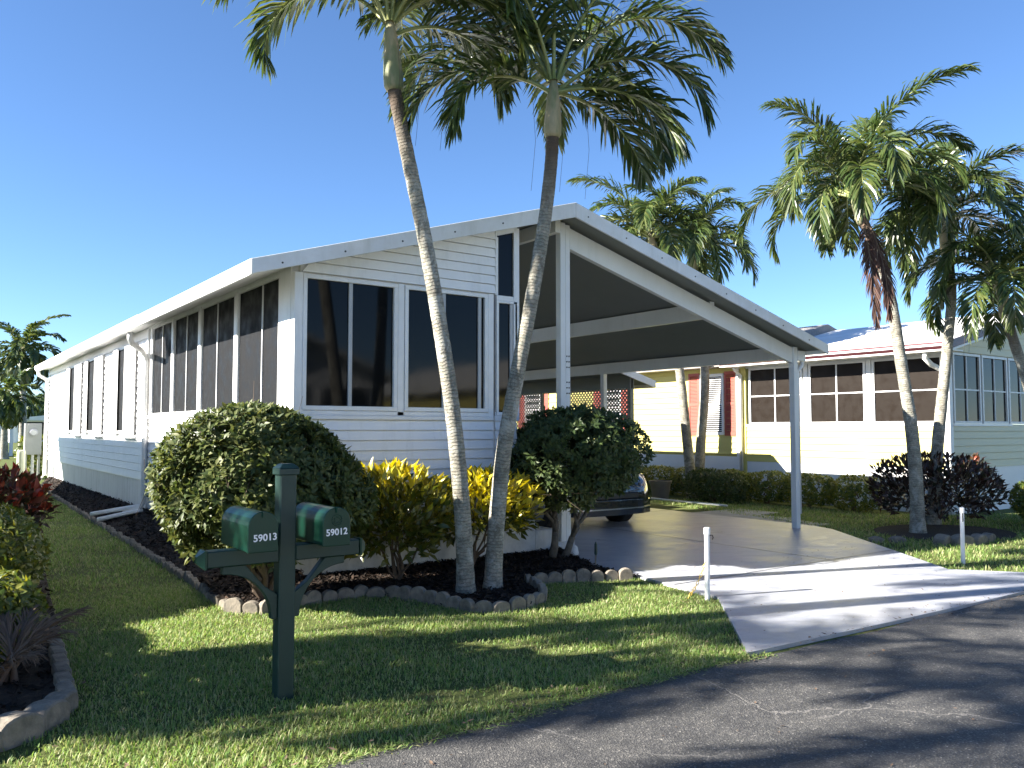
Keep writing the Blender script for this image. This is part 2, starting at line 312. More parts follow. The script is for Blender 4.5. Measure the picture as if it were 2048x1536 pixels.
def top(name, mb, mats, label, cat, loc=(0, 0, 0), group=None, kind=None, smooth=False, bevel=0):
    me = mb if isinstance(mb, bpy.types.Mesh) else mk(name, mb, M[mats] if isinstance(mats, str) else mats, loc, smooth)
    o = bpy.data.objects.new(name, me); COL.objects.link(o); o.location = loc; ORG[o.name] = tuple(loc)
    if bevel: bev(o, bevel)
    return tag(o, label, cat, group, kind)
def structure(name, mb, mats, **kw): return top(name, mb, mats, None, None, kind='structure', **kw)

# ------------------------------------------------------------------ ground, road, driveway, beds
def sheet(poly, z, t=0.0):
    b = MB(); n = len(poly)
    b.add([(x, y, z) for x, y in poly], [tuple(range(n))])
    if t: b.add([(x, y, z) for x, y in poly] + [(x, y, z - t) for x, y in poly], [(i, n + i, n + (i + 1) % n, (i + 1) % n) for i in range(n)])
    return b
structure('lawn', sheet([(-900, -600), (900, -600), (900, 1200), (-900, 1200)], 0.0), 'ground')
def road_edge(x): return -4.30 - 0.030 * max(0, x - 0.5) + 0.02 * math.sin(x * 1.7) + 0.012 * math.sin(x * 5.3 + 1)
xs = [-120] + list(np.arange(-8, 12, 0.12)) + [120]
structure('road', sheet([(x, road_edge(x)) for x in xs] + [(120, -10.6), (-120, -10.6)], 0.008), 'asphalt')
DRIVE = [(1.62, -4.27), (2.98, -2.86), (3.14, -1.74), (3.16, -0.2), (3.16, 14), (8.9, 14), (8.75, 0.0), (8.60, -0.40), (7.55, -1.75), (6.28, -3.36), (6.75, -3.95), (7.6, -4.46), (5.3, -4.42), (3.4, -4.36)]
structure('driveway', sheet(DRIVE, 0.030, 0.03), 'drive')
j = MB()
for (a, b_) in (((3.1, -2.2), (7.2, -2.2)), ((3.16, 3.2), (8.75, 3.2)), ((5.8, -2.2), (5.8, 13))):
    j.bar((a[0], a[1], 0.0335), (b_[0], b_[1], 0.0335), 0.012, 0.001)
structure('driveway_joint', j, 'black')
pad = thing('concrete_pad', 'pale bare concrete paving pad beside the carport post', 'paving', (9.0, 1.3, 0))
for (x0, x1, y0, y1) in ((8.78, 9.28, 0.05, 0.82), (8.80, 9.55, 0.84, 1.72), (8.82, 10.2, 1.74, 2.7)):
    part('slab', MB().box(x0, x1, y0, y1, -0.02, 0.022), 'slab', pad, bevel=0.006)

def bordx(y): return -0.80 + 0.027 * max(0, y - 0.5)
def mulch_z(x, y):
    z = 0.015
    if y > -0.2: z = 0.02 + 0.27 * max(0.0, 1 - (-0.06 - x) / max(0.3, (-0.06 - bordx(y))))
    if x > -0.9 and y <= 0.35:
        zf = 0.025 + 0.10 * max(0, 1 - (-y) / 1.0)
        z = zf if x > 0 else max(zf, min(z, 0.12 + 0.2 * (y + 0.4)))
    return z
BED = [(-0.82, 17.5)] + []
def inpoly(x, y, poly):
    c = False; n = len(poly)
    for i in range(n):
        x0, y0 = poly[i]; x1, y1 = poly[(i + 1) % n]
        if (y0 > y) != (y1 > y) and x < (x1 - x0) * (y - y0) / (y1 - y0) + x0: c = not c
    return c
FRONT_LINE = [(-0.80, 0.9), (-0.86, 0.2), (-0.90, -0.35), (-0.86, -0.74), (-0.66, -0.93), (-0.35, -0.84), (0.0, -0.78), (0.32, -0.80), (0.55, -0.97), (0.68, -1.30), (0.74, -1.62), (0.80, -1.92), (1.00, -2.10), (1.30, -2.12), (1.58, -1.98), (1.80, -1.72), (1.90, -1.42), (1.98, -1.24), (2.25, -1.30), (2.60, -1.42), (2.95, -1.55), (3.14, -1.66)]
BEDF = FRONT_LINE + [(3.20, -1.0), (3.30, -0.3), (3.45, 0.05), (-0.06, 0.05), (-0.06, 0.9)]
BEDL = [(bordx(y), y) for y in np.arange(0.9, 18, 0.6)] + [(-0.02, 18), (-0.02, 0.9)]
def bedmesh(poly, step, nm):
    xs_ = np.arange(min(p[0] for p in poly), max(p[0] for p in poly) + step, step); ys_ = np.arange(min(p[1] for p in poly), max(p[1] for p in poly) + step, step)
    b = MB(); idx = {}
    for i, x in enumerate(xs_):
        for k, y in enumerate(ys_):
            idx[i, k] = len(b.v); b.v.append((x, y, mulch_z(x, y) + random.uniform(-0.012, 0.012)))
    for i in range(len(xs_) - 1):
        for k in range(len(ys_) - 1):
            if inpoly(xs_[i] + step / 2, ys_[k] + step / 2, poly): b.f.append((idx[i, k], idx[i + 1, k], idx[i + 1, k + 1], idx[i, k + 1])); b.mi.append(0)
    return structure('mulch_bed', b, 'mulch')
bedmesh(BEDF, 0.05, 'f'); bedmesh(BEDL, 0.09, 'l')
BEDH = [(-3.9, 3.4), (-1.85, 3.4), (-2.02, 1.5), (-2.2, -0.6), (-2.36, -1.6), (-2.40, -2.55), (-2.55, -2.78), (-2.80, -3.05), (-3.3, -3.2), (-3.9, -3.2)]
structure('mulch_bed', sheet(BEDH, 0.012), 'mulch')
BEDR = [(8.3 + 1.15 * math.cos(a) + 1.5, -1.55 + 0.95 * math.sin(a)) for a in np.arange(0, 2 * math.pi, 0.3)]
structure('mulch_bed', sheet(BEDR, 0.012), 'mulch')

# mulch chips (uncountable)
def chips(polys, n, name):
    P_ = []
    for poly, k in polys:
        lo = np.min(poly, 0); hi = np.max(poly, 0); c = 0
        while c < k:
            x, y = random.uniform(lo[0], hi[0]), random.uniform(lo[1], hi[1])
            if inpoly(x, y, poly): P_.append((x, y, (mulch_z(x, y) if poly is not BEDH else 0.012) + random.uniform(0.0, 0.02))); c += 1
    P_ = np.array(P_); n = len(P_)
    a = RNG.uniform(0, 2 * np.pi, n); L = RNG.uniform(0.015, 0.045, n); W = RNG.uniform(0.004, 0.011, n); t = RNG.normal(0, 0.35, n)
    d = np.stack([np.cos(a) * np.cos(t), np.sin(a) * np.cos(t), np.sin(t)], 1); s = np.stack([-np.sin(a), np.cos(a), RNG.normal(0, 0.4, n)], 1)
    V = np.stack([P_ - d * L[:, None] - s * W[:, None], P_ + d * L[:, None] - s * W[:, None], P_ + d * L[:, None] + s * W[:, None], P_ - d * L[:, None] + s * W[:, None]], 1).reshape(-1, 3)
    b = np.arange(n)[:, None] * 4; F = np.concatenate([b + [0, 1, 2], b + [0, 2, 3]], 0)
    top(name, mesh_np(name, V, F, [M['chip']]), None, 'dark brown wood mulch chips covering the garden beds', 'mulch', kind='stuff')
chips([(BEDF, 15000), (BEDL, 7000), (BEDH, 4000)], 0, 'mulch')

# grass blades (uncountable)
KEEP_OUT = [DRIVE, BEDF, BEDL, BEDH, BEDR]
def grass(regions):
    Vs, Fs = [], []; nb = 0
    for (poly, dens, hgt, wid) in regions:
        lo = np.min(poly, 0); hi = np.max(poly, 0); n = int((hi[0] - lo[0]) * (hi[1] - lo[1]) * dens)
        x = RNG.uniform(lo[0], hi[0], n); y = RNG.uniform(lo[1], hi[1], n)
        def pin(pl):
            c = np.zeros(n, bool)
            for i in range(len(pl)):
                x0, y0 = pl[i]; x1, y1 = pl[(i + 1) % len(pl)]
                if y0 == y1: continue
                c ^= ((y0 > y) != (y1 > y)) & (x < (x1 - x0) * (y - y0) / (y1 - y0) + x0)
            return c
        ok = pin(poly)
        for pl in KEEP_OUT: ok &= ~pin(pl)
        # thin, worn patches
        f = np.sin(x * 2.1 + 1.3 * np.sin(y * 1.7)) * np.sin(y * 2.7 + 1.1 * np.sin(x * 1.3)) + 0.5 * np.sin(x * 5.7 + y * 3.1)
        ok &= RNG.uniform(0, 1, n) < np.clip(0.86 + 0.48 * f, 0.14, 1)
        x = x[ok]; y = y[ok]; f = f[ok]; n = len(x)
        P_ = np.stack([x, y, np.zeros(n)], 1); a = RNG.uniform(0, 2 * np.pi, n); ln = RNG.uniform(0.55, 1.25, n) * hgt * (1 + 0.18 * f); lean = RNG.uniform(0.25, 1.25, n)
        d1 = np.stack([np.cos(a) * np.sin(lean * 0.6), np.sin(a) * np.sin(lean * 0.6), np.cos(lean * 0.6)], 1)
        d2 = np.stack([np.cos(a) * np.sin(lean * 1.35), np.sin(a) * np.sin(lean * 1.35), np.cos(lean * 1.35)], 1)
        s = np.stack([-np.sin(a), np.cos(a), np.zeros(n)], 1) * (RNG.uniform(0.6, 1.2, n) * wid)[:, None]
        m_ = P_ + d1 * ln[:, None] * 0.55; t_ = m_ + d2 * ln[:, None] * 0.6
        V = np.stack([P_ - s * 0.7, P_ + s * 0.7, m_ + s, m_ - s, t_], 1).reshape(-1, 3)
        b = np.arange(n)[:, None] * 5 + nb; nb += n * 5
        Vs.append(V); Fs.append(np.concatenate([b + [0, 1, 2], b + [0, 2, 3], b + [3, 2, 4]], 0))
    top('grass', mesh_np('grass', np.concatenate(Vs), np.concatenate(Fs), [M['blade']]), None, 'short green lawn grass with yellowed patches in front of the home', 'grass', kind='stuff')
LF = [(-3.4, road_edge(-3.4) + 0.0)] + [(x, road_edge(x) + 0.015) for x in np.arange(-3, 1.7, 0.2)] + [(3.0, -2.86), (3.15, -1.6), (3.1, -0.6), (-1.0, 1.0), (-3.4, 1.0)]
LB = [(-3.0, 1.0), (-0.7, 1.0), (-0.2, 20), (-2.2, 20)]
LR = [(6.3, -3.36), (6.75, -3.95), (7.6, -4.46), (12.5, -4.6), (13.5, -1.0), (11.5, 0.5), (11.5, 5.0), (10.0, 5.0), (8.75, 0.0), (7.55, -1.75)]
grass([(LF, 5600, 0.034, 0.0034), (LB, 1300, 0.045, 0.005), (LR, 900, 0.055, 0.006)])

# ------------------------------------------------------------------ edging stones
def scallop(w_=0.155, h=0.125, t=0.06):
    b = MB(); pts = [(-w_ / 2, -0.04), (w_ / 2, -0.04), (w_ / 2, h * 0.52)] + [(w_ / 2 * math.cos(a), h * 0.52 + h * 0.48 * math.sin(a)) for a in np.linspace(0.35, math.pi - 0.35, 7)] + [(-w_ / 2, h * 0.52)]
    b.prism(pts, 1, -t / 2, t / 2); return mk('edging_stone', b, M['stone'])
SCAL = [scallop(), scallop(0.16, 0.115, 0.065), scallop(0.15, 0.13, 0.055)]
def along(line, step):
    out = []; acc = 0; nxt = 0
    for (a, b) in zip(line[:-1], line[1:]):
        L = math.dist(a, b)
        while nxt <= acc + L:
            t = (nxt - acc) / L; out.append((a[0] + (b[0] - a[0]) * t, a[1] + (b[1] - a[1]) * t, math.atan2(b[1] - a[1], b[0] - a[0]))); nxt += step
        acc += L
    return out
def border(label, line, step, sc=1.0, zoff=0.0, tilt=0.12):
    t = thing('edging_border', label, 'garden border', (line[0][0], line[0][1], 0))
    for (x, y, a) in along(line, step):
        o = inst('stone', random.choice(SCAL), t, (x + random.uniform(-.008, .008), y + random.uniform(-.008, .008), zoff + random.uniform(-0.012, 0.008)), (random.uniform(-tilt, tilt), random.uniform(-0.06, 0.06), a + random.uniform(-0.08, 0.08)), (sc * random.uniform(0.92, 1.08), sc, sc * random.uniform(0.9, 1.08)))
        bev(o, 0.008, 2)
border('scalloped grey concrete edging curving round the front mulch bed and palm trunks', FRONT_LINE[3:], 0.158)
border('low stone edging running back along the white side wall of the home', [(bordx(y), y) for y in np.arange(17.6, 0.8, -0.6)] + FRONT_LINE[1:4], 0.165, 0.95, -0.03)
bl = thing('edging_border', 'large rounded concrete edging round the hedge bed at bottom left', 'garden border', (-2.5, -2.8, 0))
for (x, y, a, sc) in ((-2.47, -2.74, 0.95, 1.5), (-2.56, -2.93, 0.85, 1.75), (-2.72, -3.08, 0.55, 1.85), (-2.93, -3.2, 0.5, 1.9), (-3.18, -3.28, 0.2, 1.9)):
    bev(inst('stone', SCAL[0], bl, (x, y, 0), (random.uniform(-.1, .1), 0, a), (sc * 0.9, sc * 1.4, sc * 0.62)), 0.012, 2)
for i in range(6):
    y = -2.48 + i * 0.245; x = -2.40 + 0.02 * i
    part('block', MB().box(x - 0.045, x + 0.045, y - 0.115, y + 0.115, -0.02, 0.075), 'stone', bl, bevel=0.01)
br = thing('edging_border', 'grey stones lying on the shaded lawn under the right palms', 'garden border', (8.5, -2.2, 0))
for (x, y, a, sc) in ((7.9, -1.55, -0.7, 1.1), (8.1, -1.75, -0.6, 1.2), (8.35, -2.25, 0.2, 1.9), (8.62, -2.38, -0.2, 1.8), (8.95, -2.45, 0.1, 1.7), (9.3, -2.42, 0.1, 1.5)):
    bev(inst('stone', SCAL[1], br, (x, y, -0.01), (0.1, 0, a), (sc * 1.2, sc * 1.3, sc * 0.75)), 0.012, 2)

# ------------------------------------------------------------------ the white home
home = thing('mobile_home', 'white mobile home with screened front porch and open gabled carport', 'house', (0, 0, 0))
XL = -0.06
def zl(x): return 3.20 + 0.295 * (x + 0.65)
def zr(x): return 4.38 - 0.2743 * (x - 3.35)
def board_x(x0, x1, z, h, y, lean=0.021, cut=None):
    """horizontal clapboard on a wall facing -Y; cut = function giving x0 at a height"""
    a0 = x0 if cut is None else max(x0, cut(z)); a1 = x0 if cut is None else max(x0, cut(z + h))
    b = MB(); b.add([(a0, y - lean, z), (x1, y - lean, z), (x1, y + 0.01, z), (a0, y + 0.01, z), (a1, y - 0.002, z + h), (x1, y - 0.002, z + h), (x1, y + 0.01, z + h), (a1, y + 0.01, z + h)],
                    [(0, 3, 2, 1), (4, 5, 6, 7), (0, 1, 5, 4), (1, 2, 6, 5), (2, 3, 7, 6), (3, 0, 4, 7)]); return b
def board_y(y0, y1, z, h, x, lean=0.019):
    b = MB(); b.add([(x - lean, y0, z), (x - lean, y1, z), (x + 0.01, y1, z), (x + 0.01, y0, z), (x - 0.002, y0, z + h), (x - 0.002, y1, z + h), (x + 0.01, y1, z + h), (x + 0.01, y0, z + h)],
                    [(0, 1, 2, 3), (7, 6, 5, 4), (4, 5, 1, 0), (5, 6, 2, 1), (6, 7, 3, 2), (7, 4, 0, 3)]); return b
EX = 0.109
fw = part('front_wall', MB().box(XL, 2.75, 0.02, 0.10, 0.50, 1.74), 'siding', home)
z = 0.50
while z < 1.70:
    part('siding_board', board_x(0.02, 2.385, z, EX - 0.0075, 0.0), 'siding', fw)
    part('siding_board', board_x(2.42, 2.73, z, EX - 0.0075, 0.0), 'siding', fw); z += EX
gw = part('gable_wall', MB().prism([(0.0, 3.2), (2.40, 3.2), (2.40, zl(2.40) - 0.1), (0.0, zl(0) - 0.1)], 1, 0.02, 0.09), 'siding', home)
z = 3.215; cut = lambda zz: (zz + 0.10 - 3.20) / 0.295 - 0.65
while z < 3.98:
    if cut(z) < 2.3: part('siding_board', board_x(0.0, 2.405, z, EX - 0.0065, -0.012, 0.019, cut), 'siding', gw)
    z += EX
part('trim_strip', MB().box(2.405, 2.425, -0.03, 0.02, 3.20, zl(2.40) - 0.09), 'trim', gw)
# front posts, sill and heads
for (x0, x1, y0) in ((XL - 0.02, 0.01, -0.030), (1.105, 1.185, -0.022), (2.305, 2.385, -0.024)):
    part('corner_post' if x0 < 0 else 'window_post', MB().box(x0, x1, y0, 0.07, 0.5 if x0 < 0 else 1.74, 3.205), 'trim', home, bevel=0.004)
part('corner_trim', MB().box(0.012, 0.03, -0.018, 0.0, 0.5, 3.2), 'trim', home)
part('sill_trim', MB().box(0.012, 2.38, -0.034, 0.05, 1.70, 1.742), 'trim', home, bevel=0.004)
part('sill_trim', MB().box(0.012, 2.38, -0.022, 0.05, 1.744, 1.79), 'trim', home, bevel=0.004)
def window_x(parent, x0, x1, z0, z1, y, mull=None, fr=0.045, glass='glass', cross=None, name='window', fm='trim', d=0.05):
    w_ = part(name, MB().box(x0, x1, y - d * 0.5, y + 0.03, z1 - fr, z1).box(x0, x1, y - d * 0.5, y + 0.03, z0, z0 + fr).box(x0, x0 + fr, y - d * 0.5, y + 0.03, z0 + fr, z1 - fr).box(x1 - fr, x1, y - d * 0.5, y + 0.03, z0 + fr, z1 - fr), fm, parent, bevel=0.003)
    ms = [x0 + fr] + sorted(mull or []) + [x1 - fr]
    for a, b in zip(ms[:-1], ms[1:]): part('pane', MB().box(a + 0.001, b - 0.001, y + 0.010, y + 0.016, z0 + fr, z1 - fr), glass, w_)
    for m_ in mull or []: part('mullion', MB().box(m_ - 0.022, m_ + 0.022, y - 0.012, y + 0.009, z0 + fr, z1 - fr), 'mullion', w_, bevel=0.003)
    for c_ in cross or []: part('cross_bar', MB().box(x0 + fr, x1 - fr, y - 0.010, y + 0.008, c_ - 0.014, c_ + 0.014), fm, w_)
    return w_
window_x(home, 0.012, 1.10, 1.795, 3.195, -0.005, [0.545])
window_x(home, 1.19, 2.30, 1.795, 3.195, -0.005, [1.70, 2.19])
# narrow side light column
window_x(home, 2.43, 2.73, 1.76, 3.14, 0.0, [2.655], fr=0.03)
part('transom', MB().box(2.43, 2.73, -0.02, 0.04, 3.142, 3.20), 'trim', home)
tw = part('gable_window', MB().prism([(2.43, 3.205), (2.73, 3.205), (2.73, zl(2.73) - 0.12), (2.43, zl(2.43) - 0.12)], 1, 0.0, 0.02), 'glass', home)
part('frame', MB().box(2.43, 2.45, -0.02, 0.0, 3.205, 3.90).box(2.68, 2.76, -0.025, 0.06, 1.70, zl(2.7) - 0.14), 'trim', tw)
part('frame', MB().bar((2.43, -0.01, zl(2.43) - 0.16), (2.73, -0.01, zl(2.73) - 0.16), 0.03, 0.06), 'trim', tw)
part('sill_trim', MB().box(2.40, 2.75, -0.02, 0.05, 1.70, 1.755), 'trim', home)
# porch wall towards the carport, with its door
pw = part('carport_wall', MB().box(2.69, 2.75, 0.10, 5.5, 0.5, 3.9), 'siding', home)
part('door', MB().box(2.75, 2.78, 2.2, 3.1, 0.5, 2.5), 'trim', pw, bevel=0.006)
# foundation
part('foundation', MB().box(XL, 2.98, -0.06, 5.5, 0.0, 0.497), 'conc', home, bevel=0.012)
part('step', MB().box(2.983, 3.32, -0.04, 1.4, 0.0, 0.37), 'conc', home, bevel=0.012)
part('step', MB().box(3.323, 3.62, -0.05, 0.5, 0.0, 0.20), 'conc', home, bevel=0.02)
# left side of the porch: knee wall boards, screens, posts
sw = part('porch_side_wall', MB().box(XL + 0.012, 0.0, 0.08, 6.4, 0.5, 1.76), 'siding', home)
z = 0.5
while z < 1.70: part('siding_board', board_y(0.08, 6.36, z, EX - 0.0065, XL + 0.005), 'siding', sw); z += EX
part('sill_trim', MB().box(XL - 0.03, 0.0, 0.08, 6.4, 1.76, 1.82), 'trim', home, bevel=0.004)
part('head_trim', MB().box(XL - 0.02, 0.0, 0.08, 6.4, 3.24, 3.34), 'trim', home)
for (y0, y1) in ((0.075, 0.42), (1.80, 1.91), (3.33, 3.45), (4.76, 4.87), (6.10, 6.20)):
    part('screen_post', MB().box(XL - 0.025, 0.0, y0, y1, 1.82, 3.24), 'trim', home, bevel=0.004)
for (y0, y1, ms) in ((0.42, 1.80, [0.98]), (1.91, 3.33, [2.65]), (3.45, 4.76, [4.1]), (4.87, 6.10, [5.5])):
    w_ = part('screen_window', MB().box(XL - 0.012, 0.0, y0, y1, 1.82, 1.85).box(XL - 0.012, 0.0, y0, y1, 3.21, 3.24).box(XL - 0.012, 0.0, y0, y0 + 0.012, 1.845, 3.215).box(XL - 0.012, 0.0, y1 - 0.012, y1, 1.845, 3.215), 'trim', home)
    part('screen', MB().box(XL + 0.012, XL + 0.018, y0, y1, 1.85, 3.21), 'screen', w_)
    for m_ in ms: part('mullion', MB().box(XL - 0.002, XL + 0.010, m_ - 0.012, m_ + 0.012, 1.85, 3.21), 'fascia', w_)
# main body, left side
mw = part('side_wall', MB().box(XL + 0.012, 3.66, 6.4, 18.4, 0.76, 3.32), 'siding', home)
z = 0.765
while z < 3.2: part('siding_board', board_y(6.42, 18.4, z, 0.1235, XL + 0.005), 'siding', mw); z += 0.13
part('corner_trim', MB().box(XL - 0.03, XL + 0.05, 6.34, 6.44, 0.5, 3.25), 'trim', home)
part('corner_trim', MB().box(XL - 0.02, XL + 0.05, 18.36, 18.46, 0.3, 3.3), 'trim', home)
sk = part('skirting', MB().box(XL + 0.03, XL + 0.06, 0.1, 18.4, 0.0, 0.755), 'skirt', home)
y = 6.42
while y < 18.3:
    part('skirt_panel', MB().prism([(XL + 0.03, y), (XL + 0.012, y + 0.015), (XL + 0.012, y + 0.185), (XL + 0.03, y + 0.2)], 2, 0.05, 0.755), 'skirt', sk); y += 0.21
part('skirt_cap', MB().box(XL - 0.008, XL + 0.03, 6.42, 18.4, 0.745, 0.765), 'trim', sk)
for (y0, y1) in ((7.3, 8.95), (10.3, 12.2), (12.87, 14.7)):
    w_ = part('side_window', MB().box(XL - 0.03, XL, y0, y1, 3.06, 3.11).box(XL - 0.03, XL, y0, y1, 1.52, 1.57).box(XL - 0.03, XL, y1 - 0.05, y1, 1.57, 3.06).box(XL - 0.03, XL, y0, y0 + 0.05, 1.57, 3.06), 'trim', home)
    part('pane', MB().box(XL - 0.014, XL - 0.008, y0 + 0.05, y1 - 0.05, 1.57, 3.06), 'screen', w_)
    for (a, b) in ((y0 - 0.12, y0 + 0.30), (y0 + 0.34, y0 + 0.74), (y1 - 0.30, y1 + 0.1)):
        # corrugated storm panel, leaning out from the wall
        pts = []; k = 6
        for i in range(k + 1): pts.append((XL - 0.045 - 0.022 * (i % 2), a + (b - a) * i / k))
        pts2 = [(x - 0.006, y_) for x, y_ in pts][::-1]
        part('storm_panel', MB().prism(pts + pts2, 2, 1.50, 3.10), 'white', w_)
    part('panel_track', MB().box(XL - 0.08, XL, y0 - 0.14, y0 + 0.8, 1.44, 1.495), 'fascia', w_)
# roofs
def slab(x0, x1, f, y0, y1, t): return MB().prism([(x0, f(x0)), (x1, f(x1)), (x1, f(x1) - t), (x0, f(x0) - t)], 1, y0, y1)
rf = part('roof', slab(-0.62, 3.35, zl, -0.37, 5.5, 0.07), 'roofwhite', home)
part('roof_panel', slab(3.352, 8.57, zr, -0.37, 4.5, 0.07), 'roofwhite', rf)
part('roof_panel', slab(3.352, 9.70, zr, 4.502, 13.5, 0.07), 'roofwhite', rf)
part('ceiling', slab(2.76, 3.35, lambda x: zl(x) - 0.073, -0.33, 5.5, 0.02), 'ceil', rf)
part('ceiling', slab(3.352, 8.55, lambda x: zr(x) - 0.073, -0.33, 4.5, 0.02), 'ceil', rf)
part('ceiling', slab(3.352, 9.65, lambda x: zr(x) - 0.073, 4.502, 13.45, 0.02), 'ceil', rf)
part('soffit', slab(-0.60, 2.74, lambda x: zl(x) - 0.073, -0.33, 0.0, 0.02), 'white', rf)
part('soffit', slab(-0.60, -0.07, lambda x: zl(x) - 0.073, 0.0, 5.5, 0.02), 'white', rf)
part('fascia', MB().prism([(-0.65, 3.205), (3.35, 4.388), (3.35, 4.205), (-0.65, 3.06)], 1, -0.402, -0.372), 'fascia', rf, bevel=0.003)
part('fascia', MB().prism([(3.352, 4.388), (8.62, 2.943), (8.62, 2.79), (3.352, 4.205)], 1, -0.402, -0.372), 'fascia', rf, bevel=0.003)
part('eave_fascia', MB().prism([(-0.652, 3.055), (-0.622, 3.055), (-0.622, 3.215), (-0.652, 3.205)], 1, -0.370, 5.5), 'white', rf)
part('eave_fascia', MB().prism([(8.572, 2.80), (8.622, 2.80), (8.622, 2.945), (8.572, 2.955)], 1, -0.370, 4.498), 'white', rf)
part('fascia', MB().prism([(8.63, zr(8.63) + 0.0), (9.72, zr(9.72) + 0.0), (9.72, zr(9.72) - 0.15), (8.63, zr(8.63) - 0.15)], 1, 4.46, 4.499), 'white', rf)
part('eave_fascia', MB().box(9.702, 9.75, 4.5, 13.5, zr(9.72) - 0.15, zr(9.72) + 0.01), 'white', rf)
scr = mk('screw', MB().lathe([(0.010, 0), (0.010, 0.006)], seg=8), M['black'])
for i in range(14):
    x = -0.35 + i * 0.65; zz = (zl(x) if x < 3.35 else zr(x)) - 0.09
    if x < 8.5: inst('screw', scr, rf, (x, -0.402, zz), (R(90), 0, 0))
mr = part('main_roof', MB().prism([(-0.30, 3.30), (-0.30, 3.37), (1.8, 3.78), (3.9, 3.40), (3.9, 3.33), (1.8, 3.70)], 1, 5.502, 18.6), 'roofwhite', home)
part('gutter', MB().prism([(-0.42, 3.36), (-0.42, 3.27), (-0.38, 3.22), (-0.305, 3.22), (-0.305, 3.36), (-0.325, 3.36), (-0.325, 3.245), (-0.37, 3.245), (-0.40, 3.28), (-0.40, 3.36)], 1, 5.52, 18.6), 'white', mr)
part('soffit', MB().box(-0.30, XL, 5.52, 18.5, 3.27, 3.298), 'white', mr)
# carport posts and beams
for y in (0.0, 4.5, 9.2): part('carport_post', MB().box(8.20, 8.30, y - 0.05, y + 0.05, 0.02, zr(8.25) - 0.12), 'beam', home, bevel=0.005)
cp = part('carport_post', MB().box(3.40, 3.48, -0.04, 0.06, 0.20, zr(3.48) - 0.12).box(3.484, 3.56, -0.035, 0.055, 0.20, zr(3.52) - 0.13), 'beam', home, bevel=0.005)
for zz in (2.05, 2.12, 2.19, 2.38, 2.45, 2.52): 
    for dx in (3.50, 3.535): inst('screw', scr, cp, (dx, -0.035, zz), (R(90), 0, 0))
gb = MB().prism([(3.562, zr(3.562) - 0.15), (8.198, zr(8.198) - 0.15), (8.198, zr(8.198) - 0.40), (3.562, zr(3.562) - 0.42)], 1, -0.03, 0.05)
part('gable_beam', gb, 'beam', home, bevel=0.004)
part('beam_cap', MB().box(8.302, 8.50, -0.06, 0.06, 2.70, 2.86), 'beam', home, bevel=0.004)
part('ridge_beam', MB().box(3.31, 3.39, -0.05, 13.0, 4.08, 4.25), 'beam', home)
part('ceiling_beam', MB().box(6.24, 6.33, -0.028, 13.0, 3.23, zr(6.33) - 0.095), 'beam', home)
part('eave_beam', MB().box(8.21, 8.29, 0.052, 13.0, 2.72, 2.93), 'beam', home)
# carport downspout (right post) and porch downspout (left)
part('downspout', MB().tube([(8.52, 0.02, 2.80), (8.52, 0.02, 2.70), (8.50, 0.02, 2.62), (8.38, 0.01, 2.56), (8.345, 0.0, 2.50), (8.345, 0.0, 0.25)], 0.036, 10), 'white', home, smooth=True)
part('downspout', MB().tube([(-0.56, 5.35, 3.06), (-0.56, 5.36, 2.96), (-0.50, 5.5, 2.90), (-0.24, 6.1, 2.86), (-0.14, 6.28, 2.80), (-0.12, 6.30, 2.70), (-0.12, 6.30, 0.42), (-0.15, 6.36, 0.34), (-0.30, 6.75, 0.24)], 0.042, 8), 'white', home, smooth=True)
part('downspout', MB().tube([(-0.36, 18.3, 3.22), (-0.34, 18.3, 3.10), (-0.14, 18.35, 2.98), (-0.12, 18.35, 2.8), (-0.12, 18.35, 0.35), (-0.25, 18.3, 0.2), (-0.5, 18.2, 0.12)], 0.05, 8), 'white', home, smooth=True)
for k, (p, q) in enumerate((((-0.14, 6.35, 0.36), (-0.66, 7.55, 0.16)), ((-0.16, 6.22, 0.30), (-0.62, 7.15, 0.10)))):
    ch = thing('gutter_pipe', ('upper' if k == 0 else 'lower') + ' of two white gutter pipes lying on the mulch', 'pipe', (p[0], p[1], 0.1))
    part('channel', MB().bar(p, q, 0.085, 0.06), 'pvc', ch, bevel=0.012)
    part('pipe_lip', MB().bar(Vector(p) + Vector((0, 0, 0.034)), Vector(q) + Vector((0, 0, 0.034)), 0.05, 0.006), 'fascia', ch)
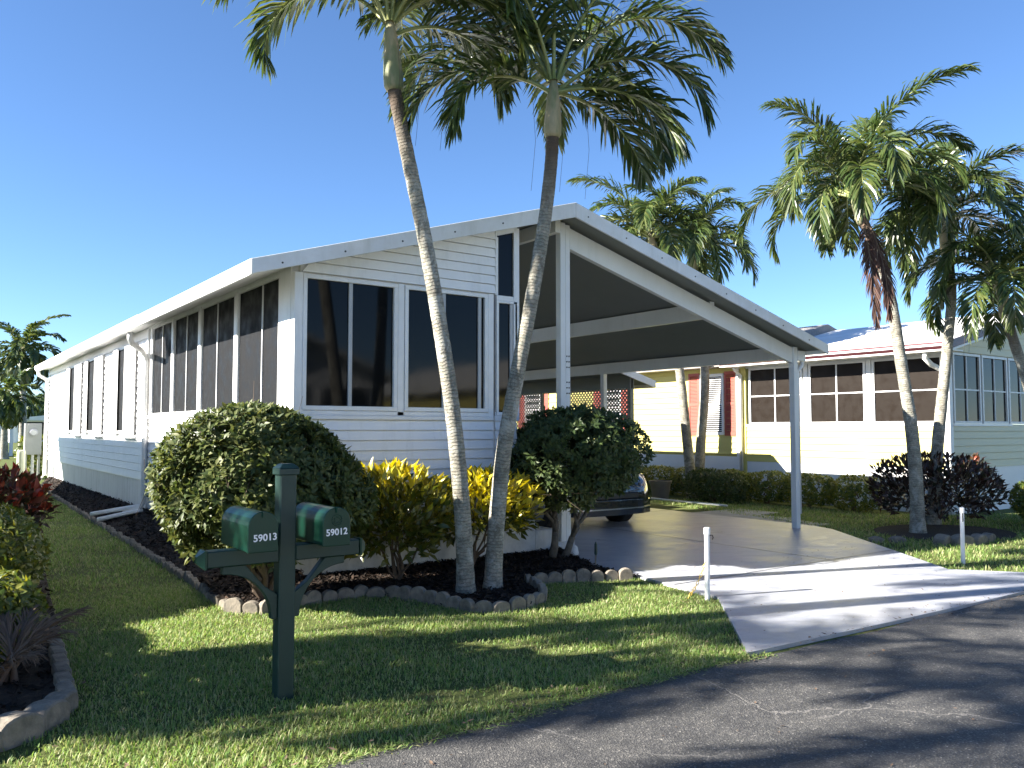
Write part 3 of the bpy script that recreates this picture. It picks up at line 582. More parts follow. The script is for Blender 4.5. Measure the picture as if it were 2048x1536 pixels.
# lattice screen on the carport's right side at the back
lt = part('lattice_screen', MB().box(9.02, 9.08, 4.50, 13.0, 2.46, 2.78).box(9.00, 9.10, 4.50, 4.58, 0.03, 2.78).box(9.02, 9.08, 6.78, 6.84, 0.03, 2.46).box(9.02, 9.08, 7.52, 7.58, 0.03, 2.46), 'ceil', home)
def lattice(y0, y1, z0, z1, x, pitch=0.098, wd=0.036):
    b = MB()
    for sgn in (1, -1):
        c = -(z1 - z0) - 0.2
        while c < (y1 - y0) + (z1 - z0) + 0.2:
            # line y = y0 + c + s*sgn ... clip to the rectangle
            pts = []
            for t in np.linspace(0, 1, 2): pts.append(t)
            ya = c if sgn == 1 else c; za = 0.0; yb = c + sgn * (z1 - z0); zb = z1 - z0
            t0, t1 = 0.0, 1.0
            dy = yb - ya
            for lim, s_ in ((0, 1), (y1 - y0, -1)):
                v0 = (ya - lim) * s_; v1 = (yb - lim) * s_
                if v0 < 0 and v1 < 0: t0, t1 = 1, 0
                elif v0 < 0: t0 = max(t0, v0 / (v0 - v1))
                elif v1 < 0: t1 = min(t1, v0 / (v0 - v1))
            if t1 - t0 > 0.03:
                b.bar((x + 0.005 * sgn, y0 + ya + dy * t0, z0 + (zb) * t0), (x + 0.005 * sgn, y0 + ya + dy * t1, z0 + zb * t1), 0.008, wd, up=(0, 0, 1))
            c += pitch
    return b
for (y0, y1) in ((4.58, 6.78), (7.58, 11.5)): part('lattice_slats', lattice(y0, y1, 0.1, 2.46, 9.05), 'ceil', lt, kind='stuff')

# ------------------------------------------------------------------ the yellow neighbour
XW = 12.5; YF = -0.36
yh = thing('neighbour_home', 'pale yellow sided home with red shutters and screened porch beyond the driveway', 'house', (XW, YF, 0))
yw = part('side_wall', MB().box(XW + 0.012, 20, 4.36, 20, 0.0, 3.1), 'yellow', yh)
pw_ = part('porch_wall', MB().box(XW + 0.012, 12.6, YF + 0.05, 4.34, 0.85, 1.66), 'yellow', yh)
z = 0.86
while z < 3.05:
    if z < 1.6: part('siding_board', board_y(YF + 0.06, 4.32, z, 0.1335, XW), 'yellow', pw_)
    if z > 0.92:
        part('siding_board', board_y(4.40, 19.5, z, 0.1335, XW), 'yellow', yw)
    z += 0.14
part('base_board', MB().box(XW - 0.006, XW + 0.03, YF + 0.05, 4.34, 0.0, 0.858), 'yskirt', yh)
part('base_board', MB().box(XW - 0.004, XW + 0.011, 4.40, 19.5, 0.66, 0.955), 'yskirt', yh)
ysk = part('skirting', MB().box(XW, XW + 0.011, 4.40, 19.5, 0.0, 0.658), 'skirt', yh)
for i in range(40): part('skirt_panel', MB().box(XW - 0.012, XW - 0.001, 4.45 + i * 0.24, 4.66 + i * 0.24, 0.0, 0.655), 'skirt', ysk)
part('corner_post', MB().box(XW - 0.03, XW + 0.10, YF - 0.02, YF + 0.10, 0.0, 3.04), 'white', yh, bevel=0.006)
part('corner_trim', MB().box(XW - 0.03, XW + 0.02, 4.28, 4.40, 0.0, 3.06), 'yellow', yh)
part('corner_trim', MB().box(XW - 0.05, XW + 0.02, 4.46, 4.54, 0.0, 3.06), 'white', yh)
part('downspout', MB().tube([(12.12, 4.36, 3.05), (12.2, 4.36, 2.95), (12.42, 4.37, 2.85), (12.42, 4.37, 0.3)], 0.035, 8), 'white', yh, smooth=True)
part('sill_trim', MB().box(XW - 0.03, 12.6, YF + 0.10, 4.28, 1.655, 1.70), 'white', yh)
part('head_trim', MB().box(XW - 0.02, 12.6, YF + 0.10, 4.28, 3.00, 3.06), 'white', yh)
for (y0, y1) in ((2.78, 4.20), (1.30, 2.62), (-0.26, 1.16)):
    w_ = part('porch_window', MB().box(XW - 0.02, XW + 0.03, y0, y1, 1.702, 1.75).box(XW - 0.02, XW + 0.03, y0, y1, 2.955, 2.998).box(XW - 0.02, XW + 0.03, y0, y0 + 0.05, 1.75, 2.955).box(XW - 0.02, XW + 0.03, y1 - 0.05, y1, 1.75, 2.955), 'trim', yh)
    ym = (y0 + y1) / 2
    part('screen', MB().box(XW + 0.008, XW + 0.013, y0 + 0.05, y1 - 0.05, 1.75, 2.955), 'yscreen', w_)
    part('mullion', MB().box(XW - 0.008, XW + 0.007, ym - 0.015, ym + 0.015, 1.75, 2.955), 'trim', w_)
    part('cross_bar', MB().box(XW - 0.005, XW + 0.007, y0 + 0.05, y1 - 0.05, 2.335, 2.36), 'trim', w_)
for y0 in (1.18, 2.64): part('window_post', MB().box(XW - 0.025, XW + 0.05, y0, y0 + 0.10, 1.70, 3.0), 'white', yh)
def shuttered(y0, y1, sw_=0.34):
    w_ = part('window', MB().box(XW - 0.045, XW + 0.0, y0, y1, 2.86, 2.93).box(XW - 0.045, XW, y0, y1, 1.46, 1.53).box(XW - 0.045, XW, y0, y0 + 0.06, 1.53, 2.86).box(XW - 0.045, XW, y1 - 0.06, y1, 1.53, 2.86), 'white', yh, bevel=0.004)
    part('pane', MB().box(XW - 0.022, XW - 0.016, y0 + 0.06, y1 - 0.06, 1.53, 2.86), 'glass', w_)
    part('meeting_rail', MB().box(XW - 0.04, XW - 0.024, y0 + 0.06, y1 - 0.06, 2.17, 2.21), 'white', w_)
    bl_ = MB(); zz = 1.56
    while zz < 2.84: bl_.add([(XW - 0.030, y0 + 0.07, zz), (XW - 0.030, y1 - 0.07, zz), (XW - 0.026, y1 - 0.07, zz + 0.013), (XW - 0.026, y0 + 0.07, zz + 0.013)], [(0, 1, 2, 3)]); zz += 0.047
    part('blind_slats', bl_, 'white', w_, kind='stuff')
    for (a, b) in ((y0 - sw_ - 0.02, y0 - 0.02), (y1 + 0.02, y1 + 0.02 + sw_)):
        s_ = part('shutter', MB().box(XW - 0.035, XW - 0.005, a, a + 0.05, 1.44, 2.97).box(XW - 0.035, XW - 0.005, b - 0.05, b, 1.44, 2.97).box(XW - 0.035, XW - 0.005, a + 0.05, b - 0.05, 2.90, 2.97).box(XW - 0.035, XW - 0.005, a + 0.05, b - 0.05, 1.44, 1.53).box(XW - 0.035, XW - 0.005, a + 0.05, b - 0.05, 2.17, 2.24).box(XW - 0.013, XW - 0.005, a + 0.05, b - 0.05, 1.53, 2.90), 'red', yh)
        lv = MB(); zz = 1.54
        while zz < 2.89:
            lv.add([(XW - 0.034, a + 0.05, zz), (XW - 0.034, b - 0.05, zz), (XW - 0.016, b - 0.05, zz + 0.03), (XW - 0.016, a + 0.05, zz + 0.03)], [(0, 1, 2, 3)]); zz += 0.034
        part('louvres', lv, 'red', s_, kind='stuff')
shuttered(4.92, 5.66); shuttered(8.45, 9.2); shuttered(12.0, 12.8)
# front of the yellow home
yf = part('front_wall', MB().box(12.6, 20, YF + 0.02, YF + 0.10, 0.85, 1.66), 'yellow_shaded', yh)
z = 0.86
while z < 1.62: part('siding_board', board_x(12.60, 17.5, z, 0.1335, YF), 'yellow_shaded', yf); z += 0.14
part('base_board', MB().box(12.60, 20, YF - 0.004, YF + 0.03, 0.0, 0.858), 'yskirt', yh)
gy = part('gable_wall', MB().prism([(12.5, 3.06), (18, 3.06), (18, 4.2), (16.5, 4.18), (12.5, 3.22)], 1, YF + 0.02, YF + 0.08), 'yellow_shaded', yh)
z = 3.07
while z < 4.0:
    part('siding_board', board_x(12.55, 17.5, z, 0.139, YF, 0.012, lambda zz: 12.5 + (zz - 3.14) / 0.236), 'yellow_shaded', gy); z += 0.14
part('sill_trim', MB().box(12.60, 15.0, YF - 0.03, YF + 0.05, 1.655, 1.70), 'white', yh)
for (x0, x1) in ((12.64, 13.72), (13.78, 14.86), (14.92, 16.0)):
    window_x(yh, x0, x1, 1.702, 3.05, YF, [(x0 + x1) / 2], 0.05, 'glass', [2.35], 'porch_window', 'fascia')
yr = part('roof', MB().prism([(11.98, 3.13), (16.5, 4.20), (21, 3.15), (21, 3.08), (16.5, 4.13), (11.98, 3.06)], 1, YF - 0.30, 4.6), 'roofwhite', yh)
part('main_roof', MB().prism([(12.05, 3.16), (16.3, 4.36), (20.6, 3.16), (20.6, 3.06), (12.05, 3.06)], 1, 4.602, 20), 'shingle', yr)
part('gutter', MB().prism([(11.92, 3.19), (11.92, 3.10), (11.955, 3.06), (11.978, 3.06), (11.978, 3.19)], 1, YF - 0.30, 4.6), 'maroon', yr)
part('gutter_trim', MB().box(11.90, 11.918, YF - 0.30, 4.6, 3.115, 3.15), 'white', yr)
part('drip_edge', MB().box(11.95, 12.02, YF - 0.30, 4.6, 3.025, 3.055), 'white', yr)
part('soffit', MB().box(12.0, XW, YF - 0.28, 4.6, 3.03, 3.055), 'white', yr)
part('gable_fascia', MB().prism([(11.92, 3.20), (16.5, 4.285), (16.5, 4.14), (11.92, 3.06)], 1, YF - 0.36, YF - 0.302), 'maroon', yr)
part('fascia_trim', MB().prism([(11.95, 3.06), (16.5, 4.13), (16.5, 4.085), (11.95, 3.02)], 1, YF - 0.36, YF - 0.302), 'white', yr)
part('downspout', MB().tube([(12.05, YF + 0.2, 3.05), (12.05, YF + 0.2, 2.92), (12.2, YF + 0.16, 2.8), (12.42, YF + 0.1, 2.72)], 0.05, 10), 'white', yr, smooth=True)

# ------------------------------------------------------------------ mailboxes
mx, my = -1.35, -3.21
mp = thing('mailbox_post', 'green twin mailbox post standing on the lawn with white house numbers', 'mailbox', (mx, my, 0))
part('post', MB().box(mx - 0.05, mx + 0.05, my - 0.05, my + 0.05, -0.05, 1.34), 'dgreen', mp, bevel=0.006)
part('post_cap', MB().box(mx - 0.062, mx + 0.062, my - 0.062, my + 0.062, 1.325, 1.365).add([(mx - 0.062, my - 0.062, 1.366), (mx + 0.062, my - 0.062, 1.366), (mx + 0.062, my + 0.062, 1.366), (mx - 0.062, my + 0.062, 1.366), (mx - 0.035, my - 0.035, 1.392), (mx + 0.035, my - 0.035, 1.392), (mx + 0.035, my + 0.035, 1.392), (mx - 0.035, my + 0.035, 1.392)], [(0, 1, 5, 4), (1, 2, 6, 5), (2, 3, 7, 6), (3, 0, 4, 7), (4, 5, 6, 7)]), 'dgreen', mp, bevel=0.004)
for s in (-1, 1):
    xa, xb = (mx - 0.47, mx - 0.052) if s < 0 else (mx + 0.052, mx + 0.47)
    arm = part('arm', MB().box(xa, xb, my - 0.048, my + 0.048, 0.812, 0.905), 'dgreen', mp, bevel=0.006)
    xe = xa if s < 0 else xb
    part('end_cap', MB().add([(xe, my - 0.055, 0.805), (xe, my + 0.055, 0.805), (xe, my + 0.055, 0.912), (xe, my - 0.055, 0.912), (xe + s * 0.012, my - 0.055, 0.805), (xe + s * 0.012, my + 0.055, 0.805), (xe + s * 0.012, my + 0.055, 0.912), (xe + s * 0.012, my - 0.055, 0.912), (xe + s * 0.05, my - 0.02, 0.84), (xe + s * 0.05, my + 0.02, 0.84), (xe + s * 0.05, my + 0.02, 0.877), (xe + s * 0.05, my - 0.02, 0.877)],
         [(0, 1, 2, 3), (0, 1, 5, 4), (1, 2, 6, 5), (2, 3, 7, 6), (3, 0, 4, 7), (4, 5, 9, 8), (5, 6, 10, 9), (6, 7, 11, 10), (7, 4, 8, 11), (8, 9, 10, 11)]), 'green', arm)
    # curved brace: outer arc and inner straighter edge
    cx_, cz_ = mx + s * 0.375, 0.475
    outer = [(mx + s * (0.375 - 0.290 * math.cos(a)), 0.475 + 0.290 * math.sin(a)) for a in np.linspace(0, math.pi / 2, 12)]
    inner = [(mx + s * 0.36, 0.812), (mx + s * 0.235, 0.812), (mx + s * 0.052, 0.60), (mx + s * 0.052, 0.475)]
    inner = [(mx + s * 0.375, 0.811), (mx + s * 0.245, 0.811), (mx + s * 0.135, 0.68), (mx + s * 0.051, 0.62), (mx + s * 0.051, 0.475)]
    part('brace', MB().prism(outer + inner, 1, my - 0.028, my + 0.028), 'dgreen', mp, bevel=0.004)
    # the box
    bx_ = mx + s * 0.222; w2 = 0.084; zb = 0.910; zs = zb + 0.135; y0, y1 = my - 0.235, my + 0.245
    tilt = 0.0
    prof = [(bx_ - w2, zb), (bx_ - w2, zs)] + [(bx_ - w2 * math.cos(a), zs + 0.088 * math.sin(a)) for a in np.linspace(0.15, math.pi - 0.15, 12)] + [(bx_ + w2, zs), (bx_ + w2, zb)]
    box_ = part('mailbox', MB().prism(prof, 1, y0, y1), 'green', mp, label=('green metal mailbox with number 59013' if s < 0 else 'dark green metal mailbox with number 59012'), bevel=0.004)
    big = [(bx_ + (x - bx_) * 1.045, zb + (z_ - zb) * 1.03 - 0.003) for x, z_ in prof]
    part('door', MB().prism(big, 1, y0 - 0.018, y0 - 0.001), 'green', box_, bevel=0.004)
    part('door_latch', MB().box(bx_ - 0.008, bx_ + 0.008, y0 - 0.032, y0 - 0.018, zb + 0.195, zb + 0.222), 'green', box_)
    if s > 0:
        part('embossed_ring', MB().tube([(bx_ + 0.032 * math.cos(a), y0 - 0.019, zb + 0.15 + 0.032 * math.sin(a)) for a in np.linspace(0, 2 * math.pi, 25)], 0.0025, 6), 'green', box_)
        part('embossed_ring', MB().tube([(bx_ + 0.018 * math.cos(a) * (1 + 0.4 * math.cos(3 * a)), y0 - 0.019, zb + 0.15 + 0.018 * math.sin(a)) for a in np.linspace(0, 2 * math.pi, 25)], 0.0025, 6), 'green', box_)
    cu = bpy.data.curves.new('digits', 'FONT'); cu.body = '59013' if s < 0 else '59012'; cu.size = 0.054; cu.align_x = 'CENTER'; cu.offset = 0.0013; cu.extrude = 0.0006
    cu.space_character = 1.02
    to = bpy.data.objects.new('tmp', cu); COL.objects.link(to); bpy.context.view_layer.update()
    tm = bpy.data.meshes.new_from_object(to.evaluated_get(bpy.context.evaluated_depsgraph_get())); bpy.data.objects.remove(to)
    tm.name = 'house_number'; tm.materials.clear(); tm.materials.append(M['digit'])
    inst('house_number', tm, box_, (bx_ + (0.012 if s < 0 else 0.0), y0 - 0.0195, zb + 0.062), (R(90), R(-2), 0))

# ------------------------------------------------------------------ PVC chain posts
def pvc(x, y, h, label):
    t = thing('chain_post', label, 'post', (x, y, 0), 'white posts beside the driveway')
    part('pipe', MB().tube([(x, y, -0.05), (x + 0.006, y, h)], 0.024, 14), 'pvc', t, smooth=False)
    part('cap', MB().lathe([(0.030, 0.0), (0.030, 0.055), (0.026, 0.063), (0.0, 0.066)], (x + 0.006, y, h - 0.05), 14), 'pvc', t)
    return t
p1 = pvc(2.90, -2.80, 0.66, 'white pipe post with yellow chain at the lawn corner by the driveway')
p2 = pvc(6.89, -3.23, 0.66, 'white pipe post with black hook on the right lawn beside the driveway')
part('hook', MB().tube([(2.928, -2.815, 0.60), (2.955, -2.825, 0.60), (2.962, -2.826, 0.575), (2.95, -2.824, 0.56)], 0.005, 6), 'black', p1)
part('hook', MB().tube([(6.868, -3.25, 0.60), (6.845, -3.262, 0.605), (6.835, -3.266, 0.58), (6.85, -3.26, 0.565), (6.855, -3.26, 0.53), (6.84, -3.265, 0.515)], 0.006, 6), 'black', p2)
def link(c, d, up):
    d = Vector(d).normalized(); u = Vector(up); s_ = d.cross(u).normalized(); pts = []
    for a in np.linspace(0, 2 * math.pi, 13): pts.append(Vector(c) + d * (0.021 * math.cos(a)) + s_ * (0.011 * math.sin(a)))
    return MB().tube(pts, 0.0036, 5, cap=False)
cA, cB = Vector((2.885, -2.80, 0.36)), Vector((2.76, -2.70, 0.035))
for i in range(11):
    t = i / 10; c = cA.lerp(cB, t) + Vector((0, 0, -0.04 * math.sin(t * math.pi)))
    part('chain_link', link(c, cB - cA, (0.7, 0.7, 0) if i % 2 else (0.7, -0.7, 0.1)), 'chain', p1)

# ------------------------------------------------------------------ foliage helpers
def leaf_arrays(P_, D_, N_, L, W, fold=0.25, droop=0.15):
    D_ = D_ / np.linalg.norm(D_, axis=1)[:, None]; S = np.cross(D_, N_); S /= np.linalg.norm(S, axis=1)[:, None] + 1e-9; Nn = np.cross(S, D_)
    L = L[:, None]; W = W[:, None]; mid = P_ + D_ * L * 0.5
    V = np.stack([P_, mid + S * W + Nn * W * fold, mid - S * W + Nn * W * fold, mid, P_ + D_ * L - Nn * L * droop], 1).reshape(-1, 3)
    b = np.arange(len(P_))[:, None] * 5
    F = np.concatenate([b + [0, 1, 3], b + [0, 3, 2], b + [1, 4, 3], b + [3, 4, 2]], 0); return V, F
def unit(n, rng):
    v = rng.normal(size=(n, 3)); return v / np.linalg.norm(v, axis=1)[:, None]
def shell_points(c, r, n, rng, lumps=14, amp=0.10, zmin=-0.8, depth=0.35, box=1.0, holes=0):
    d = unit(int(n * 2.2), rng); d = d[d[:, 2] > zmin][:n]
    L = unit(lumps, rng); f = np.ones(len(d))
    for l in L: f += amp * np.exp(-(1 - d @ l) * 9) * rng.uniform(0.3, 1.3)
    for h in range(holes):
        l = unit(1, rng)[0]; f -= 0.28 * np.exp(-(1 - d @ l) * 30)
    if box < 1:       # squarer outline
        m = np.max(np.abs(d), axis=1); f *= (1 - box) / m * 0.78 + box
    t = 1 - depth * rng.uniform(0, 1, len(d)) ** 2.2
    return np.array(c) + d * np.array(r) * (f * t)[:, None], d
def rosette(P_, d, rng, nleaf, L, W, up=0.35, spread=0.95):
    n = len(P_); ax = d + rng.normal(0, 0.35, d.shape) + np.array([0, 0, up]); ax /= np.linalg.norm(ax, axis=1)[:, None]
    rp = np.cross(ax, unit(n, rng)); rp /= np.linalg.norm(rp, axis=1)[:, None]; rq = np.cross(ax, rp)
    PP, DD, NN = [], [], []
    for k in range(nleaf):
        a = 2 * np.pi * (k + rng.uniform(-0.25, 0.25, n)) / nleaf; sp = spread * rng.uniform(0.7, 1.25, n)
        o = rp * np.cos(a)[:, None] + rq * np.sin(a)[:, None]
        dd = ax * np.cos(sp)[:, None] + o * np.sin(sp)[:, None]; nn = ax * np.sin(sp)[:, None] - o * np.cos(sp)[:, None]
        PP.append(P_ + dd * 0.006 + rng.normal(0, 0.008, P_.shape)); DD.append(dd); NN.append(nn + rng.normal(0, 0.2, nn.shape))
    P2, D2, N2 = map(np.concatenate, (PP, DD, NN)); m = len(P2)
    return leaf_arrays(P2, D2, N2, L * rng.uniform(0.65, 1.2, m), W * rng.uniform(0.75, 1.2, m))
def np_part(name, V, F, mat, parent, kind=None, midx=None, label=None):
    me = mesh_np(name, V - np.array(ORG[parent.name]), F, [M[m] for m in (mat if isinstance(mat, list) else [mat])], midx)
    return part(name, me, None, parent, kind=kind, label=label)
def stems(base, tips, r0, r1, rng, wob=0.06, seg=6):
    b = MB()
    for tip in tips:
        p = [Vector(base) + Vector(rng.normal(0, 0.03, 3)) * Vector((1, 1, 0)) if False else Vector(base)]
        n = 6
        for i in range(1, n + 1):
            t = i / n; q = Vector(base).lerp(Vector(tip), t) + Vector(rng.normal(0, wob, 3)) * math.sin(math.pi * t); p.append(q)
        b.tube(p, [r0 + (r1 - r0) * i / n for i in range(n + 1)], seg)
    return b
def bush(name, label, cat, c, r, n, nleaf, L, W, mat, seed, stem=8, clip=None, group=None, zmin=-0.8, amp=0.10, depth=0.35, box=1.0, holes=0, dead=0, up=0.35, base=None):
    rng = np.random.default_rng(seed); bz = base or (c[0], c[1], 0.0); t = thing(name, label, cat, bz, group)
    P_, d = shell_points(c, r, n, rng, amp=amp, zmin=zmin, depth=depth, box=box, holes=holes)
    if clip is not None: k = clip(P_); P_ = P_[k]; d = d[k]
    V, F = rosette(P_, d, rng, nleaf, L, W, up)
    np_part('foliage', V, F, mat, t)
    if stem:
        tips = [np.array(c) + unit(1, rng)[0] * np.array(r) * 0.75 for _ in range(stem)]
        part('stem', stems(bz, tips, 0.028, 0.007, rng), 'twig', t)
    if dead:
        b = MB()
        for _ in range(dead):
            q = P_[rng.integers(len(P_))]; b.tube([q, q + rng.normal(0, 0.07, 3), q + rng.normal(0, 0.12, 3)], [0.003, 0.0025, 0.0015], 4)
        part('twig', b, 'twig', t, kind='stuff')
    return t

# ------------------------------------------------------------------ shrubs round the home
def wallclip(P_): return ~((P_[:, 1] > -0.10) & (P_[:, 0] > -0.14))
bush('rounded_shrub', 'large rounded dark green shrub behind the mailboxes at the house corner', 'shrub', (-0.68, -0.80, 1.08), (0.80, 0.70, 0.68), 5600, 6, 0.080, 0.0170, 'leaf_bush', 11, 16, wallclip, zmin=-0.78, amp=0.17, holes=6, dead=160, depth=0.62, base=(-0.55, -0.62, 0.05))
t = thing('standard_shrub', 'dark rounded shrub tree on bare forked stems in front of the carport', 'shrub', (3.05, -0.36, 0.05))
rng = np.random.default_rng(12)
P_, d = shell_points((3.26, -0.42, 1.22), (0.72, 0.70, 0.54), 3000, rng, amp=0.24, zmin=-0.80, depth=0.5, holes=9)
V, F = rosette(P_, d, rng, 6, 0.080, 0.016, 0.3); np_part('foliage', V, F, 'leaf_dark', t)
P_, d = shell_points((2.95, -0.75, 0.88), (0.32, 0.22, 0.22), 240, rng, amp=0.2, depth=0.6)
V, F = rosette(P_, d, rng, 6, 0.08, 0.018, 0.2); np_part('foliage', V, F, 'leaf_bush', t)
for (a, b_, c_) in (((2.98, -0.36, 0), (3.0, -0.42, 0.4), [(2.7, -0.4, 1.0), (3.05, -0.6, 1.1), (2.85, -0.2, 1.2)]), ((3.08, -0.42, 0), (3.22, -0.46, 0.32), [(3.3, -0.45, 0.95), (3.6, -0.5, 1.1), (3.2, -0.75, 1.0)]), ((3.03, -0.30, 0), (3.10, -0.3, 0.5), [(3.1, -0.2, 1.2), (3.45, -0.25, 1.2)])):
    part('stem', MB().tube([a, ((a[0] + b_[0]) / 2 + 0.02, (a[1] + b_[1]) / 2, b_[2] / 2), b_], [0.055, 0.042, 0.038], 9), 'bark', t, smooth=True)
    part('branch', stems(b_, c_, 0.03, 0.012, rng, 0.05), 'bark', t, smooth=True)
b = MB()
for _ in range(140):
    q = np.array((2.95, -0.72, 1.02)) + rng.normal(0, (0.22, 0.12, 0.12)); b.tube([q, q + rng.normal(0, 0.06, 3), q + rng.normal(0, 0.13, 3)], [0.003, 0.003, 0.0015], 4)
part('twig', b, 'twig', t, kind='stuff')

# crotons: each big outer leaf is its own piece
def one_leaf(L, W, mat, name='leaf'):
    V, F = leaf_arrays(np.zeros((1, 3)), np.array([[0, 1.0, 0]]), np.array([[0, 0, 1.0]]), np.array([L]), np.array([W]), 0.35, 0.2); return mesh_np(name, V, F, [M[mat]])
def croton(label, c, r, n, npiece, L, W, mats, ytop, seed, stemn=9, base=None, clip=None):
    rng = np.random.default_rng(seed); base = base or (c[0], c[1], 0.03); t = thing('croton_shrub', label, 'shrub', base)
    P_, d = shell_points(c, r, n, rng, amp=0.12, zmin=-0.75, depth=0.6)
    if clip is not None: k = clip(P_); P_ = P_[k]; d = d[k]
    dd = d * 0.8 + np.array([0, 0, 0.75]) + rng.normal(0, 0.45, d.shape); dd /= np.linalg.norm(dd, axis=1)[:, None]
    nn = np.cross(dd, unit(len(dd), rng)); nn = nn * 0.7 + np.array([0, 0, 0.8]) + d * 0.3
    Ls = L * rng.uniform(0.7, 1.2, len(P_)); Ws = W * rng.uniform(0.8, 1.2, len(P_))
    hgt = (P_[:, 2] - c[2]) / r[2] + rng.normal(0, 0.25, len(P_)); isy = hgt > ytop
    view = np.array([-3.2, -8.09, 1.6]) - P_; view /= np.linalg.norm(view, axis=1)[:, None]
    front = np.argsort(-((d * view).sum(1) + 0.4 * d[:, 2] + rng.normal(0, 0.3, len(d))))[:npiece]
    pick = np.zeros(len(P_), bool); pick[front] = True
    for m_, sel in ((mats[0], isy & ~pick), (mats[1], ~isy & ~pick)):
        if sel.sum():
            V, F = leaf_arrays(P_[sel], dd[sel], nn[sel], Ls[sel], Ws[sel], 0.35, 0.2); np_part('foliage', V, F, m_, t, kind='stuff')
    me = {m_: one_leaf(L, W, m_) for m_ in mats}
    for i in front:
        D_ = Vector(dd[i]); S_ = D_.cross(Vector(nn[i])).normalized(); N_ = S_.cross(D_)
        o = inst('leaf', me[mats[0] if isy[i] else mats[1]], t, P_[i]); sc = Ls[i] / L
        o.rotation_euler = Matrix((S_, D_, N_)).transposed().to_euler(); o.scale = (sc, sc, sc)
    part('stem', stems(base, [np.array(c) + np.array([rng.uniform(-0.7, 0.7) * r[0], rng.uniform(-0.7, 0.7) * r[1], rng.uniform(0, 0.7) * r[2]]) for _ in range(stemn)], 0.014, 0.006, rng, 0.04, 5), 'twig', t)
    return t
fclip = lambda P_: P_[:, 1] < -0.08
croton('green and yellow croton bush between the rounded shrub and the palm trunks', (0.78, -0.56, 0.70), (0.50, 0.44, 0.47), 1700, 270, 0.135, 0.025, ['leaf_yel', 'leaf_ygr'], 0.62, 21, base=(0.85, -0.55, 0.05), clip=fclip)
croton('bright yellow croton bush behind the two palm trunks', (1.92, -0.52, 0.72), (0.56, 0.38, 0.38), 1400, 270, 0.135, 0.026, ['leaf_yel', 'leaf_ygr'], -0.15, 22, base=(1.75, -0.5, 0.05), clip=fclip)
croton('red leaved croton bush at the left edge behind the hedge', (-2.40, 2.9, 0.74), (0.48, 0.48, 0.34), 800, 260, 0.15, 0.036, ['leaf_red', 'leaf_mar'], -0.3, 23)
croton('maroon croton hedge at the foot of the right palms', (10.75, -0.95, 0.60), (1.15, 0.85, 0.52), 3000, 240, 0.125, 0.024, ['leaf_red', 'leaf_mar'], 2.2, 24)
croton('small red and green croton beside the corner of the yellow home', (12.05, -0.95, 0.82), (0.22, 0.22, 0.26), 220, 60, 0.12, 0.024, ['leaf_red', 'leaf_ygr'], 0.0, 25)
bush('hedge', 'yellow green hedge in the foreground at the left edge', 'hedge', (-2.88, 0.75, 0.46), (0.66, 1.25, 0.47), 3600, 5, 0.068, 0.0170, 'leaf_hedge', 31, 10, amp=0.10, box=0.7, zmin=-0.9)
bush('low_hedge', 'nearer low green shrub below the hedge at the left edge', 'hedge', (-2.94, -0.95, 0.27), (0.58, 0.70, 0.28), 2200, 5, 0.070, 0.0175, 'leaf_hedge', 34, 8, amp=0.12, box=0.8, zmin=-0.9)
bush('tall_shrub', 'tall leafy shrub in the left garden beyond the hedge', 'shrub', (-4.25, -1.75, 1.5), (0.65, 0.70, 1.0), 2600, 5, 0.09, 0.024, 'leaf_dark', 33, 8, amp=0.2)
bush('yellow_shrub', 'low yellow green shrub at the right edge by the yellow home', 'shrub', (12.0, -2.3, 0.42), (0.75, 0.6, 0.36), 1100, 5, 0.075, 0.02, 'leaf_hedge', 32, 4)
# clipped low hedge in front of the yellow home, as separate plants
for i, (x, y, rx, ry, rz) in enumerate(((11.75, 1.15, 0.36, 0.62, 0.34), (11.72, 2.15, 0.36, 0.62, 0.33), (11.75, 3.15, 0.36, 0.62, 0.33), (11.78, 4.15, 0.36, 0.62, 0.33), (11.78, 5.25, 0.36, 0.66, 0.34), (11.8, 6.4, 0.36, 0.66, 0.34), (11.8, 7.6, 0.36, 0.7, 0.34))):
    bush('hedge', ('clipped low hedge plant along the yellow home, %s from the right palms' % ['first', 'second', 'third', 'fourth', 'fifth', 'sixth', 'seventh'][i]), 'hedge', (x, y, 0.36), (rx, ry, rz), 620, 5, 0.065, 0.017, 'leaf_hedge', 40 + i, 3, box=0.5, amp=0.06, zmin=-0.9, group='low hedge along the yellow home')
bush('hedge', 'dark low bush round the twin palm trunks beyond the carport', 'hedge', (10.95, 3.95, 0.36), (0.42, 0.75, 0.36), 700, 5, 0.065, 0.018, 'leaf_dark', 50, 4, box=0.6, zmin=-0.9)

